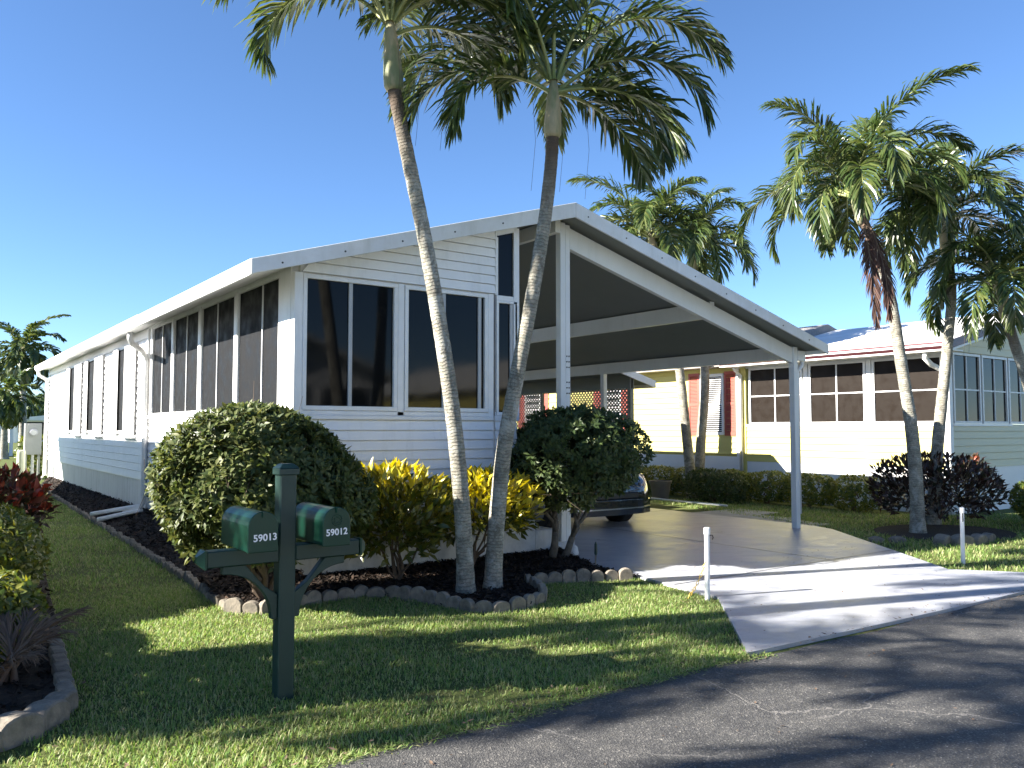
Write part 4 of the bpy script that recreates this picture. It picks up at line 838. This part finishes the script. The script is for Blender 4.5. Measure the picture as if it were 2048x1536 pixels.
# ------------------------------------------------------------------ palms
def frond_mesh(L, el0, bend, seed, nl=46, ll=0.62, lw=0.020, dry=False, petiole=0.16, vee=0.38, droop=0.50, side=0.0):
    rng = np.random.default_rng(seed); n = 26; pts = [np.zeros(3)]; tg = []
    for i in range(n):
        t = i / (n - 1); an = el0 - bend * t ** 1.25; sw = side * t
        tg.append(np.array([math.cos(an) * math.cos(sw), math.cos(an) * math.sin(sw), math.sin(an)])); pts.append(pts[-1] + tg[-1] * L / n)
    pts = np.array(pts); tg.append(tg[-1]); tg = np.array(tg)
    b = MB(); rad = [max(0.004, 0.024 * (1 - i / n) ** 0.8) for i in range(n + 1)]; b.tube(pts[::2], rad[::2], 5)
    Vr = np.array(b.v); Fr = []
    for f in b.f:
        for k in range(1, len(f) - 1): Fr.append((f[0], f[k], f[k + 1]))
    ts = np.repeat(np.linspace(petiole, 0.995, nl), 2); sg = np.tile([1.0, -1.0], nl); m = len(ts)
    ts = np.clip(ts + rng.normal(0, 0.006, m), 0, 1)
    k = ts * n; i0 = np.minimum(k.astype(int), n - 1); fr = (k - i0)[:, None]
    B = pts[i0] * (1 - fr) + pts[i0 + 1] * fr; T = tg[i0]
    S = np.cross(T, np.array([0, 0, 1.0])) ; S /= np.linalg.norm(S, axis=1)[:, None] + 1e-9
    U = np.cross(S, T)
    u = (ts - petiole) / (1 - petiole)
    phi = np.radians((62 - 38 * u) * (0.42 if dry else 1.0)) + rng.normal(0, 0.10, m); ps = vee * (1 - 0.5 * u) + rng.normal(0, 0.28, m)
    ln = ll * (0.55 + 1.3 * u - 1.45 * u ** 2.1) * rng.uniform(0.82, 1.1, m); ln = np.maximum(ln, 0.18 * ll)
    dirv = T * np.cos(phi)[:, None] + (S * sg[:, None] * np.cos(ps)[:, None] + U * np.sin(ps)[:, None]) * np.sin(phi)[:, None]
    W = lw * rng.uniform(0.8, 1.25, m)
    tw = rng.normal(0, 0.5, m)
    P0 = B; rows = []; dcur = dirv.copy(); prof = [0.45, 1.0, 0.85, 0.0]
    p = P0
    for q in range(4):
        wd = np.cross(dcur, U); wd /= np.linalg.norm(wd, axis=1)[:, None] + 1e-9
        w2 = np.cross(dcur, wd); wd = wd * np.cos(tw)[:, None] + w2 * np.sin(tw)[:, None]
        if q < 3: rows.append(p - wd * (W * prof[q])[:, None]); rows.append(p + wd * (W * prof[q])[:, None])
        else: rows.append(p)
        p = p + dcur * (ln * (0.30 if q else 0.34))[:, None]
        dcur = dcur + np.array([0, 0, -1.0]) * (droop * rng.uniform(0.5, 1.5, m) * (q + 1) * 0.6)[:, None]; dcur /= np.linalg.norm(dcur, axis=1)[:, None]
    V = np.stack(rows, 1).reshape(-1, 3); bb = np.arange(m)[:, None] * 7
    F = np.concatenate([bb + [0, 1, 3], bb + [0, 3, 2], bb + [2, 3, 5], bb + [2, 5, 4], bb + [4, 5, 6]], 0)
    Va = np.concatenate([Vr, V]); Fa = np.concatenate([np.array(Fr), F + len(Vr)])
    mi = np.concatenate([np.zeros(len(Fr), int), np.ones(len(F), int)])
    return mesh_np('frond', Va, Fa, [M['dryrachis' if dry else 'rachis'], M[dry if dry else 'leaf_palm']], mi)
def trunk_mesh(path, r0, r1, flare=0.35, seg=16):
    P_ = [Vector(p) for p in path]; dense = []; n = len(P_)
    for i in range(n - 1):      # Catmull-Rom
        a, b_, c, d = P_[max(i - 1, 0)], P_[i], P_[i + 1], P_[min(i + 2, n - 1)]
        for k in range(18):
            t = k / 18; dense.append(0.5 * ((2 * b_) + (c - a) * t + (2 * a - 5 * b_ + 4 * c - d) * t * t + (3 * b_ - a - 3 * c + d) * t ** 3))
    dense.append(P_[-1]); m = len(dense); acc = [0]
    for a, b_ in zip(dense[:-1], dense[1:]): acc.append(acc[-1] + (b_ - a).length)
    L = acc[-1]; rad = []
    for s in acc:
        u = s / L; r = r0 + (r1 - r0) * u + r0 * flare * math.exp(-s / 0.16); r *= 1 + 0.018 * math.sin(s * 30 * 2 * math.pi) + random.uniform(-0.012, 0.012); rad.append(r)
    b = MB().tube(dense, rad, seg); al = []; tp = []
    for s in acc: al += [s] * seg; tp += [s / L] * seg
    return b, al, tp, dense[-1], (dense[-1] - dense[-3]).normalized()
FR_LIB = {}
def palm(label, path, shaft, r0, r1, fronds, seed, group=None, ll=0.62, lw=0.020, nl=46, strands=3, name='palm_tree', lib=None):
    rnd = random.Random(seed); base = (path[0][0], path[0][1], 0); t = thing(name, label, 'palm tree', base, group)
    b, al, tp, end, tg = trunk_mesh(path, r0, r1)
    o = part('trunk', b, 'trunk', t, smooth=True)
    for nm, vals in (('along', al), ('topness', tp)):
        at = o.data.attributes.new(nm, 'FLOAT', 'POINT'); at.data.foreach_set('value', vals)
    sh = Vector(shaft); ax = sh - end
    part('crownshaft', MB().tube([end - ax * 0.03, end + ax * 0.04, end + ax * 0.2, end + ax * 0.55, end + ax * 0.85, sh + ax * 0.15], [r1 * 1.12, r1 * 1.42, r1 * 1.45, r1 * 1.22, r1 * 0.95, r1 * 0.5], 14), 'shaft', t, smooth=True)
    for i, (az, el, L, bend, kind) in enumerate(fronds):
        key = None
        if lib:
            key = (lib, round(el / 14), round(bend / 22), rnd.randrange(2), kind)
        if key and key in FR_LIB: me = FR_LIB[key]
        else:
            me = frond_mesh(1.0 * (L if not key else 2.0), R(el), R(bend), seed * 100 + i, nl, ll * (0.8 if kind == 'dry' else 1), lw * (0.6 if kind == 'dry' else 1), dry='leaf_dry' if kind == 'dry' else False, vee=0.1 if kind == 'dry' else 0.38, side=rnd.uniform(-0.35, 0.35), droop=0.30 if kind == 'dry' else 0.50)
            if key: FR_LIB[key] = me
        s = (L / 2.0) if key else 1.0
        z_ = 0.05 if el > 45 else -0.06
        if kind == 'dry': z_ = -ax.length * 0.75
        o = inst('frond', me, t, sh + ax.normalized() * z_ + Vector((math.cos(R(az)), math.sin(R(az)), 0)) * r1 * 0.7, (0, 0, R(az)), (s, s, s))
        if kind == 'dry': o['label'] = 'dead reddish brown frond hanging from the crown'
    b = MB()
    for _ in range(strands):
        a = rnd.uniform(0, 6.28); q = sh + Vector((math.cos(a), math.sin(a), -0.3)) * rnd.uniform(0.1, 0.55); b.tube([q, q + Vector((0.04, 0, -0.5)), q + Vector((0.0, 0.02, -1.0))], 0.0018, 4)
    if strands: part('seed_strand', b, 'twig', t)
    return t
VIEWPOINT = Vector((-3.2, -8.09, 1.6)); YW = R(35.96)
FH = Vector((math.sin(YW), math.cos(YW), 0)); RH = Vector((math.cos(YW), -math.sin(YW), 0))
PT = math.atan(90 / 1657.0); FW = FH * math.cos(PT) + Vector((0, 0, 1)) * math.sin(PT); UP = Vector((0, 0, 1)) * math.cos(PT) - FH * math.sin(PT)
def at(px, py, D):
    """a measured point of the photograph at a known distance, as a place in the world"""
    return VIEWPOINT + (FW + RH * ((px - 1024) / 1657.0) - UP * ((py - 768) / 1657.0)) * D
def pth(pts, D): return [tuple(at(x, y, D)) for x, y in pts]
RIGHT = math.degrees(math.atan2(RH.y, RH.x))     # azimuth pointing to the picture's right
def az(a): return RIGHT + a                       # 0 = right, 90 = away, 180 = left, 270 = towards the camera
def crown(n, seed, L=(1.8, 2.2), elo=-5, ehi=80):
    rnd = random.Random(seed); out = []
    for i in range(n):
        u = (i + 0.5) / n; el = ehi + (elo - ehi) * u ** 0.85 + rnd.uniform(-6, 6)
        up_ = max(0.0, 1 - u / 0.45)
        out.append((i * 137.5 + rnd.uniform(-18, 18), el + 4 * up_, rnd.uniform(*L) * (1 + 0.16 * up_), 92 + 50 * (1 - abs(u - 0.5)) - 42 * up_ + rnd.uniform(-18, 18), 'g'))
    return out
D1, D2 = 7.98, 8.2
pa = pth([(932, 1196), (925, 1030), (906, 830), (878, 640), (848, 470), (817, 320), (788, 178)], D1); pa[0] = (pa[0][0], pa[0][1], -0.02)
F1 = [(az(180), 50, 1.75, 150, 'g'), (az(200), 62, 1.95, 128, 'g'), (az(160), 66, 2.3, 112, 'g'), (az(5), 46, 1.65, 135, 'g'), (az(330), 54, 1.8, 140, 'g'), (az(35), 62, 2.0, 120, 'g'), (az(90), 58, 2.0, 110, 'g'), (az(260), 72, 2.2, 100, 'g'), (az(300), 78, 2.2, 80, 'g'), (az(120), 80, 2.2, 70, 'g'), (az(60), 74, 2.2, 90, 'g'), (az(230), 55, 2.0, 125, 'g'), (az(20), 30, 1.5, 120, 'g')]
palm('left of two tall palms in the front bed, trunk leaning left', pa, at(780, 55, D1), 0.082, 0.066, F1, 1, 'twin palms in the front bed', nl=92, lw=0.0155)
pa = pth([(985, 1186), (992, 1060), (1008, 900), (1035, 745), (1063, 600), (1088, 450), (1101, 340), (1105, 272)], D2); pa[0] = (pa[0][0], pa[0][1], -0.02)
F2 = [(az(178), 36, 1.75, 118, 'g'), (az(200), 22, 1.35, 110, 'g'), (az(165), 52, 2.1, 115, 'g'), (az(2), 44, 1.9, 128, 'g'), (az(350), 8, 1.45, 78, 'g'), (az(25), 30, 1.7, 110, 'g'), (az(10), 62, 2.2, 110, 'g'), (az(90), 50, 2.0, 110, 'g'), (az(60), 66, 2.1, 95, 'g'), (az(120), 68, 2.1, 95, 'g'), (az(150), 74, 2.2, 80, 'g'), (az(190), 64, 2.2, 105, 'g'), (az(270), 80, 2.2, 60, 'g'), (az(330), 72, 2.1, 90, 'g'), (az(230), 70, 2.0, 100, 'g'), (az(20), -5, 1.3, 60, 'g')]
palm('right of two tall palms in the front bed, trunk leaning right', pa, at(1107, 172, D2), 0.085, 0.062, F2, 2, 'twin palms in the front bed', nl=92, lw=0.0155)
# right-hand palms
DA, DB, DC = 12.75, 13.9, 13.2
pa = pth([(1836, 1072), (1832, 960), (1822, 850), (1803, 730), (1782, 600), (1757, 510), (1728, 445)], DA); pa[0] = (pa[0][0], pa[0][1], -0.02)
FA = crown(20, 5, (1.75, 2.15), 22) + [(az(255), -50, 1.95, 36, 'dry'), (az(290), -60, 1.7, 28, 'dry')]
palm('right hand palm carrying a dead brown hanging frond, leaning left', pa, at(1706, 385, DA), 0.105, 0.070, FA, 5, 'palms beside the yellow home', nl=88, lw=0.0150, ll=0.60)
pa = pth([(1866, 1040), (1872, 930), (1884, 800), (1895, 690), (1903, 590), (1896, 510)], DB); pa[0] = (pa[0][0], pa[0][1], -0.02)
palm('right hand palm with slim straight trunk and grey green crownshaft', pa, at(1882, 430, DB), 0.105, 0.072, crown(19, 6, (1.6, 1.9), 14), 6, 'palms beside the yellow home', nl=88, lw=0.0150, ll=0.60)
pa = pth([(2110, 1010), (2085, 880), (2055, 765), (2030, 690), (2014, 635)], DC); pa[0] = (pa[0][0], pa[0][1], -0.02)
palm('palm at the right edge with yellow crownshaft', pa, at(1998, 560, DC), 0.10, 0.072, crown(18, 8, (1.5, 1.8), 12), 8, 'palms beside the yellow home', nl=88, lw=0.0150, ll=0.55)
# twin palms beyond the carport
pa = pth([(1386, 1000), (1374, 880), (1359, 740), (1338, 620), (1312, 520)], 19.3); pa[0] = (pa[0][0], pa[0][1], -0.02)
palm('left of the twin palms rising behind the carport roof', pa, at(1300, 470, 19.3), 0.125, 0.085, crown(19, 9, (1.7, 2.1), 10), 9, 'twin palms behind the carport', nl=70, lw=0.019, ll=0.7, strands=0)
pa = pth([(1396, 985), (1402, 880), (1410, 760), (1402, 640), (1389, 545)], 19.6); pa[0] = (pa[0][0], pa[0][1], -0.02)
palm('right of the twin palms rising behind the carport roof', pa, at(1383, 492, 19.6), 0.125, 0.085, crown(17, 10, (1.6, 2.0), 10), 10, 'twin palms behind the carport', nl=70, lw=0.019, ll=0.7, strands=0)
# distant palms at the left
pa = pth([(44, 905), (46, 830), (46, 745)], 58); pa[0] = (pa[0][0], pa[0][1], 0)
palm('tall distant palm at the left edge beyond the white home', pa, at(47, 700, 58), 0.26, 0.18, crown(28, 11, (2.9, 3.5), -35), 11, None, nl=34, lw=0.075, ll=0.9, strands=0)
pa = pth([(8, 905), (9, 870), (10, 835)], 44); pa[0] = (pa[0][0], pa[0][1], 0)
palm('short distant palm at the left edge beside a white cottage', pa, at(12, 795, 44), 0.2, 0.14, crown(24, 12, (1.7, 2.1), -35), 12, None, nl=34, lw=0.05, ll=0.6, strands=0)
# palms of the front garden to the left, out of the picture, whose shade falls on lawn, drive and road
for i, (x, y, tx, ty, h) in enumerate(((-3.75, -1.25, -4.2, -1.1, 6.4), (-3.45, -1.5, -3.3, -1.5, 6.8), (-8.4, -2.5, -8.6, -2.7, 5.5), (-8.8, -0.6, -8.9, -0.5, 5.3))):
    palm('palm in the left neighbouring garden, number %s from the lawn' % ['one', 'two', 'three', 'four', 'five', 'six'][i], [(x, y, 0), (x, y, h * 0.35), ((x + tx) / 2, (y + ty) / 2, h * 0.7), (tx, ty, h)], (tx, ty, h + 0.6), 0.09, 0.07, crown(13, 60 + i, (1.8, 2.2), 0), 60 + i, 'palms in the left garden', lib='off', strands=0)

# dry fronds lying by the hedge at the left
dl = thing('dry_frond_clump', 'clump of dry brown palm fronds leaning under the left hedge', 'dry fronds', (-2.62, -1.9, 0))
for i in range(7):
    o = inst('frond', frond_mesh(0.50 + 0.05 * (i % 3), R(42 + 6 * (i % 4)), R(30), 700 + i, 34, 0.34, 0.0045, dry='leaf_straw', vee=0.25, droop=0.45), dl, (-2.80 + 0.03 * i, -2.0 + 0.03 * (i % 3), 0.02), (0, 0, R(-60 + 26 * i)))

# ------------------------------------------------------------------ car under the carport
cx, cy = 5.85, 1.55      # middle of the front bumper, nose towards the street
car = thing('parked_car', 'black car parked nose out under the carport behind the shrub tree', 'car', (cx, cy + 2.3, 0))
def loft(secs, seg_close=True):
    b = MB(); n = len(secs[0]); vs = [p for s in secs for p in s]
    fs = [(i * n + k, i * n + k + 1, (i + 1) * n + k + 1, (i + 1) * n + k) for i in range(len(secs) - 1) for k in range(n - 1)]
    fs += [(i * n + n - 1, i * n, (i + 1) * n, (i + 1) * n + n - 1) for i in range(len(secs) - 1)]
    fs += [tuple(range(n)), tuple(range((len(secs) - 1) * n, len(secs) * n))[::-1]]
    return b.add(vs, fs)
def sec(y, hw, zb, zt, crown_=0.04, tum=0.06):
    h = zt - zb
    half = [(0, zb), (hw * 0.85, zb), (hw * 0.97, zb + h * 0.12), (hw, zb + h * 0.35), (hw * 0.99, zb + h * 0.62), (hw - tum * 0.5, zb + h * 0.86), (hw - tum * 1.8, zt), (hw * 0.5, zt + crown_)]
    return [(cx + x, cy + y, z) for x, z in half] + [(cx, cy + y, zt + crown_ * 1.2)] + [(cx - x, cy + y, z) for x, z in half[:0:-1]]
body = loft([sec(0.0, 0.60, 0.36, 0.62), sec(0.06, 0.74, 0.27, 0.74), sec(0.20, 0.86, 0.24, 0.86), sec(0.5, 0.91, 0.24, 0.93), sec(1.1, 0.925, 0.25, 1.0), sec(1.6, 0.925, 0.25, 1.03), sec(2.6, 0.925, 0.25, 1.03), sec(3.6, 0.925, 0.26, 1.05), sec(4.2, 0.91, 0.30, 1.04), sec(4.52, 0.84, 0.38, 1.0), sec(4.62, 0.72, 0.45, 0.9)])
part('body', body, 'carpaint', car, smooth=True)
def csec(y, hw, z0, z1): return [(cx - hw, cy + y, z0), (cx - hw * 0.93, cy + y, z0 + (z1 - z0) * 0.6), (cx - hw * 0.78, cy + y, z1), (cx, cy + y, z1 + 0.03), (cx + hw * 0.78, cy + y, z1), (cx + hw * 0.93, cy + y, z0 + (z1 - z0) * 0.6), (cx + hw, cy + y, z0)]
part('cabin', loft([csec(1.15, 0.80, 0.98, 1.03), csec(1.95, 0.80, 1.0, 1.48), csec(2.6, 0.80, 1.0, 1.56), csec(3.6, 0.80, 1.0, 1.53), csec(4.25, 0.78, 1.0, 1.30), csec(4.5, 0.76, 0.98, 1.02)]), 'glass', car, smooth=True)
part('roof', loft([csec(1.98, 0.74, 1.44, 1.50), csec(2.6, 0.75, 1.48, 1.575), csec(3.6, 0.75, 1.46, 1.55), csec(4.15, 0.72, 1.28, 1.38)]), 'carpaint', car, smooth=True)
for s in (-1, 1):
    part('headlight', loft([[(cx + s * (0.52 + 0.05 * k), cy + 0.055 + 0.04 * k ** 1.4, zz) for k, zz in ((0, 0.68), (2, 0.66), (5, 0.72), (6, 0.80), (3, 0.79), (0, 0.74))], [(cx + s * (0.52 + 0.05 * k), cy + 0.015 + 0.04 * k ** 1.4, zz) for k, zz in ((0, 0.68), (2, 0.66), (5, 0.72), (6, 0.80), (3, 0.79), (0, 0.74))]]), 'lamp', car)
    part('door_mirror', MB().tube([(cx + s * 0.90, cy + 1.7, 1.04), (cx + s * 1.0, cy + 1.68, 1.08), (cx + s * 1.08, cy + 1.68, 1.08)], [0.03, 0.075, 0.06], 10), 'carpaint', car, smooth=True)
    for wy in (0.88, 3.75):
        whl = part('wheel', MB().tube([(cx + s * 0.93, cy + wy, 0.335), (cx + s * 0.915, cy + wy, 0.335), (cx + s * 0.74, cy + wy, 0.335), (cx + s * 0.72, cy + wy, 0.335)], [0.31, 0.335, 0.335, 0.31], 28), 'rubber', car)
        part('rim', MB().tube([(cx + s * 0.925, cy + wy, 0.335), (cx + s * 0.936, cy + wy, 0.335)], [0.22, 0.20], 20), 'chrome', whl)
part('bumper', loft([[(cx + x, cy + y - 0.015, zz) for x, y in ((-0.90, 0.36), (-0.80, 0.10), (-0.55, 0.0), (0, -0.03), (0.55, 0.0), (0.80, 0.10), (0.90, 0.36))] + [(cx + x, cy + y + 0.06, zz) for x, y in ((0.88, 0.36), (0, 0.0), (-0.88, 0.36))] for zz in (0.25, 0.30, 0.43, 0.47)]), 'carpaint', car)
part('grille', MB().box(cx - 0.45, cx + 0.45, cy - 0.025, cy + 0.03, 0.49, 0.60), 'black', car, bevel=0.02)
part('bumper_trim', loft([[(cx + x, cy + y - 0.022, zz) for x, y in ((-0.80, 0.10), (-0.55, 0.0), (0, -0.03), (0.55, 0.0), (0.80, 0.10))] + [(cx + x, cy + y, zz) for x, y in ((0.8, 0.12), (0, 0.0), (-0.8, 0.12))] for zz in (0.34, 0.36)]), 'chrome', car)

# ------------------------------------------------------------------ small things
pt_ = thing('planter_pot', 'round grey planter pot on the mulch beyond the car', 'planter', (10.75, 5.35, 0))
part('pot', MB().lathe([(0.17, 0.0), (0.185, 0.03), (0.235, 0.36), (0.26, 0.365), (0.265, 0.42), (0.235, 0.42), (0.225, 0.36)], (10.75, 5.35, 0.0), 28), 'pot', pt_)
part('soil', MB().lathe([(0.0, 0.355), (0.225, 0.36)], (10.75, 5.35, 0.0), 24), 'soil', pt_)
top('drain_pipe', MB().tube([(10.3, 5.2, 0.05), (10.25, 4.2, 0.045), (10.22, 3.0, 0.05)], 0.022, 8), 'pvc', 'white plastic pipe lying along the driveway edge beyond the carport', 'pipe', (10.25, 4.1, 0), smooth=True)
sp = thing('garden_stake', 'short dark green stake standing in the mulch by the driveway', 'stake', (3.30, -0.78, 0))
part('shaft', MB().tube([(3.30, -0.78, 0.0), (3.31, -0.78, 0.14)], 0.010, 8), 'stone', sp)
part('head', MB().lathe([(0.008, 0.0), (0.018, 0.02), (0.016, 0.13), (0.004, 0.16)], (3.31, -0.78, 0.13), 10), 'dgreen', sp)
top('white_stone', MB().lathe([(0.06, 0), (0.09, 0.05), (0.075, 0.13), (0.03, 0.17), (0.0, 0.175)], (3.36, -0.28, 0.04), 9), 'conc', 'rounded white stone at the foot of the carport post', 'stone', (3.36, -0.28, 0.04), smooth=True)
bb_ = thing('folded_fabric', 'folded blue striped fabric beside the porch steps', 'fabric', (2.86, 0.12, 0.5))
for i in range(4): part('fold', MB().tube([(2.80 + i * 0.04, 0.10, 0.502), (2.79 + i * 0.045, 0.09, 0.75), (2.80 + i * 0.04, 0.10, 0.98)], [0.022, 0.027, 0.014], 8), 'blue', bb_, smooth=True)
mb_ = thing('electric_meter', 'grey electric meter cabinet on legs beyond the home', 'meter box', (-0.31, 19.5, 0))
part('cabinet', MB().box(-0.53, -0.10, 19.42, 19.62, 0.86, 1.76), 'meter', mb_, bevel=0.01)
part('meter_ring', MB().tube([(-0.31, 19.42, 1.50), (-0.31, 19.36, 1.50), (-0.31, 19.345, 1.50)], [0.11, 0.11, 0.08], 24), 'lamp', mb_)
part('meter_dial', MB().tube([(-0.31, 19.346, 1.50), (-0.31, 19.335, 1.50)], 0.07, 20), 'white', mb_)
for x in (-0.48, -0.15): part('leg', MB().box(x - 0.03, x + 0.03, 19.48, 19.56, 0.0, 0.86), 'meter', mb_)
part('conduit', MB().tube([(-0.31, 19.5, 0.0), (-0.31, 19.5, 0.86)], 0.04, 10), 'pvc', mb_)
ud = thing('utility_pedestal', 'pale green cable pedestal left of the meter cabinet', 'pedestal', (-0.79, 17.45, 0))
part('housing', MB().lathe([(0.10, 0), (0.10, 1.0), (0.085, 1.04), (0.0, 1.05)], (-0.79, 17.45, 0), 12), 'pot', ud)
ud.children[0].data.materials[0] = surf('pale_green_plastic', (0.42, 0.45, 0.34), None, 4, 0.6)

# ------------------------------------------------------------------ left neighbour (out of the picture, its eaves shade our lawn and wall)
ln_ = thing('left_home', 'white home to the left, its carport eaves facing our side wall', 'house', (-11.5, 6, 0))
part('wall', MB().box(-11.5, -7.9, 3.4, 18.0, 0.0, 3.2), 'siding', ln_)
part('roof', MB().prism([(-12.1, 3.15), (-7.9, 4.35), (-2.75, 2.98), (-2.75, 2.88), (-7.9, 4.25), (-12.1, 3.05)], 1, 1.9, 17.3), 'roofwhite', ln_)
for y in (2.2, 5.8, 9.5, 13.2, 17.0): part('carport_post', MB().box(-3.2, -3.1, y - 0.05, y + 0.05, 0, 2.98), 'white', ln_)

# ------------------------------------------------------------------ homes across the street (behind the photographer)
def street_home(label, x0, x1, y, wallm, seed):
    t = thing('street_home', label, 'house', ((x0 + x1) / 2, y, 0), 'homes across the street'); xm = (x0 + x1) / 2
    part('wall', MB().box(x0, x1, y - 12, y, 0.0, 3.1), wallm, t)
    part('gable_wall', MB().prism([(x0, 3.101), (x1, 3.101), (xm, 4.25)], 1, y - 0.1, y), wallm, t)
    part('roof', MB().prism([(x0 - 0.5, 3.0), (xm, 4.3), (x1 + 0.5, 3.0), (x1 + 0.5, 3.12), (xm, 4.42), (x0 - 0.5, 3.12)], 1, y - 12.3, y + 0.5), 'roofwhite', t)
    part('driveway', MB().box(x1 + 0.4, x1 + 4.4, y - 9, -10.62, -0.02, 0.02), 'slab', t)
    for k in range(3):
        a = x0 + 0.4 + k * (x1 - x0 - 0.4) / 3; b = a + (x1 - x0 - 1.6) / 3
        w_ = part('window', MB().box(a - 0.06, b + 0.06, y + 0.001, y + 0.04, 1.44, 2.86), 'trim', t); part('pane', MB().box(a, b, y + 0.041, y + 0.05, 1.5, 2.8), 'glass', w_)
for i, (x0, x1, wm) in enumerate(((-22, -17, 'siding'), (-10.5, -4.5, 'siding'), (2.0, 8.0, 'siding'), (13.5, 19.5, 'yellow'))):
    street_home('%s of the homes across the street counted from the west end' % ['first', 'second', 'third', 'fourth'][i], x0, x1, -14.0, wm, i)

# ------------------------------------------------------------------ far background at the left
def cottage(label, x, y, w_, d_, h, seed):
    t = thing('far_cottage', label, 'house', (x, y, 0))
    part('wall', MB().box(x - w_ / 2, x + w_ / 2, y, y + d_, 0, h), 'siding', t)
    part('roof', MB().prism([(x - w_ / 2 - 0.5, h), (x + w_ / 2 + 0.5, h), (x + w_ / 2 + 0.5, h + 0.18), (x, h + 0.95), (x - w_ / 2 - 0.5, h + 0.18)], 1, y - 0.7, y + d_ + 0.5), 'roofwhite', t)
    for i in range(3):
        x0 = x - w_ / 2 + 0.4 + i * (w_ - 0.6) / 3
        w2 = part('window', MB().box(x0, x0 + (w_ - 1.4) / 3, y - 0.06, y - 0.001, 1.1, 2.5), 'trim', t)
        part('pane', MB().box(x0 + 0.08, x0 + (w_ - 1.4) / 3 - 0.08, y - 0.08, y - 0.061, 1.18, 2.42), 'screen', w2)
    for i in range(2): part('porch_post', MB().box(x + (i - 0.5) * (w_ + 0.6) - 0.09, x + (i - 0.5) * (w_ + 0.6) + 0.09, y - 0.6, y - 0.42, 0, h), 'white', t)
    return t
cottage('white cottage far off at the left edge behind the palms', -1.7, 50.0, 6.2, 8, 3.1, 1)
cottage('low white roofed building far off beside the meter cabinet', 12.5, 104, 12, 10, 2.6, 2)
def far_tree(label, c, r, seed, n=900):
    rng = np.random.default_rng(seed); t = thing('far_tree', label, 'tree', (c[0], c[1], 0), 'distant trees')
    P_, d = shell_points(c, r, n, rng, amp=0.25, depth=0.5); V, F = rosette(P_, d, rng, 5, 0.06 * r[0] * 2.2, 0.02 * r[0] * 2, 0.2)
    np_part('crown', V, F, 'leaf_far', t); part('trunk', stems((c[0], c[1], 0), [np.array(c) + unit(1, rng)[0] * np.array(r) * 0.5 for _ in range(4)], 0.25, 0.08, rng, 0.2), 'bark', t, smooth=True)
for i, (px, D, z, rr, w_) in enumerate(((84, 150, 3.4, 3.6, 'behind the low white roof'), (112, 156, 3.6, 3.8, 'just behind the home corner'), (48, 165, 3.6, 3.8, 'behind the tall distant palm'), (18, 130, 3.0, 3.3, 'beyond the white cottage'))):
    c = at(px, 858, D); far_tree('rounded distant tree ' + w_, (c.x, c.y, z), (5.0, 4.0, rr), 80 + i)
fc = at(86, 858, 62)
car2 = thing('distant_car', 'tiny parked car far off between cabinet and home', 'car', (fc.x, fc.y, 0))
part('body', MB().box(fc.x - 0.9, fc.x + 0.9, fc.y - 2, fc.y + 2, 0.3, 0.95), 'white', car2, bevel=0.15)
part('cabin', MB().prism([(fc.y - 1.2, 0.95), (fc.y + 1.4, 0.95), (fc.y + 1.0, 1.5), (fc.y - 0.7, 1.5)], 0, fc.x - 0.78, fc.x + 0.78), 'glass', car2)
for sx in (-0.82, 0.82):
    for sy in (-1.3, 1.3): part('wheel', MB().tube([(fc.x + sx - 0.1, fc.y + sy, 0.32), (fc.x + sx + 0.1, fc.y + sy, 0.32)], 0.32, 16), 'rubber', car2)
bush('far_shrub', 'pale green shrub beside the meter cabinet', 'shrub', (0.05, 22.5, 0.7), (0.45, 0.6, 0.75), 300, 5, 0.16, 0.03, 'leaf_hedge', 90, 3)

# fallen leaves and grit on lawn, drive and road (uncountable)
n = 900; xx = RNG.uniform(-3.2, 7, n); yy = RNG.uniform(-6.5, -1.6, n)
edge = RNG.uniform(0, 1, n) < 0.35; yy[edge] = np.array([road_edge(v) for v in xx[edge]]) + RNG.normal(0.0, 0.05, edge.sum())
bad = np.array([inpoly(a, b, BEDF) or inpoly(a, b, BEDH) for a, b in zip(xx, yy)]); xx = xx[~bad]; yy = yy[~bad]; n = len(xx)
ond = np.array([inpoly(a, b, DRIVE) for a, b in zip(xx, yy)]); onr = np.array([b < road_edge(a) for a, b in zip(xx, yy)])
zz = np.where(ond, 0.034, np.where(onr, 0.012, 0.04)); a = RNG.uniform(0, 6.28, n)
V, F = leaf_arrays(np.stack([xx, yy, zz], 1), np.stack([np.cos(a), np.sin(a), RNG.uniform(0, 0.25, n)], 1), np.stack([RNG.normal(0, 0.3, n), RNG.normal(0, 0.3, n), np.ones(n)], 1), RNG.uniform(0.012, 0.05, n) * np.where(onr | ond, 0.7, 1), RNG.uniform(0.003, 0.010, n), 0.3, -0.1)
top('leaf_litter', mesh_np('leaf_litter', V, F, [M['leaf_straw']]), None, 'small dry brown fallen leaves scattered over lawn and paving', 'leaf litter', kind='stuff')
# ragged grass runners creeping over the road edge
n = 2600; xx = RNG.uniform(-3.2, 1.75, n); yy = np.array([road_edge(v) for v in xx]) + RNG.normal(-0.012, 0.028, n); a = RNG.uniform(0, 6.28, n)
V, F = leaf_arrays(np.stack([xx, yy, np.full(n, 0.010)], 1), np.stack([np.cos(a), np.sin(a), RNG.uniform(0.1, 1.0, n)], 1), np.stack([RNG.normal(0, 0.3, n), RNG.normal(0, 0.3, n), np.ones(n)], 1), RNG.uniform(0.02, 0.055, n), RNG.uniform(0.002, 0.004, n), 0.2, 0.2)
top('edge_grass', mesh_np('edge_grass', V, F, [M['blade']]), None, 'ragged grass creeping over the edge of the road', 'grass', kind='stuff')
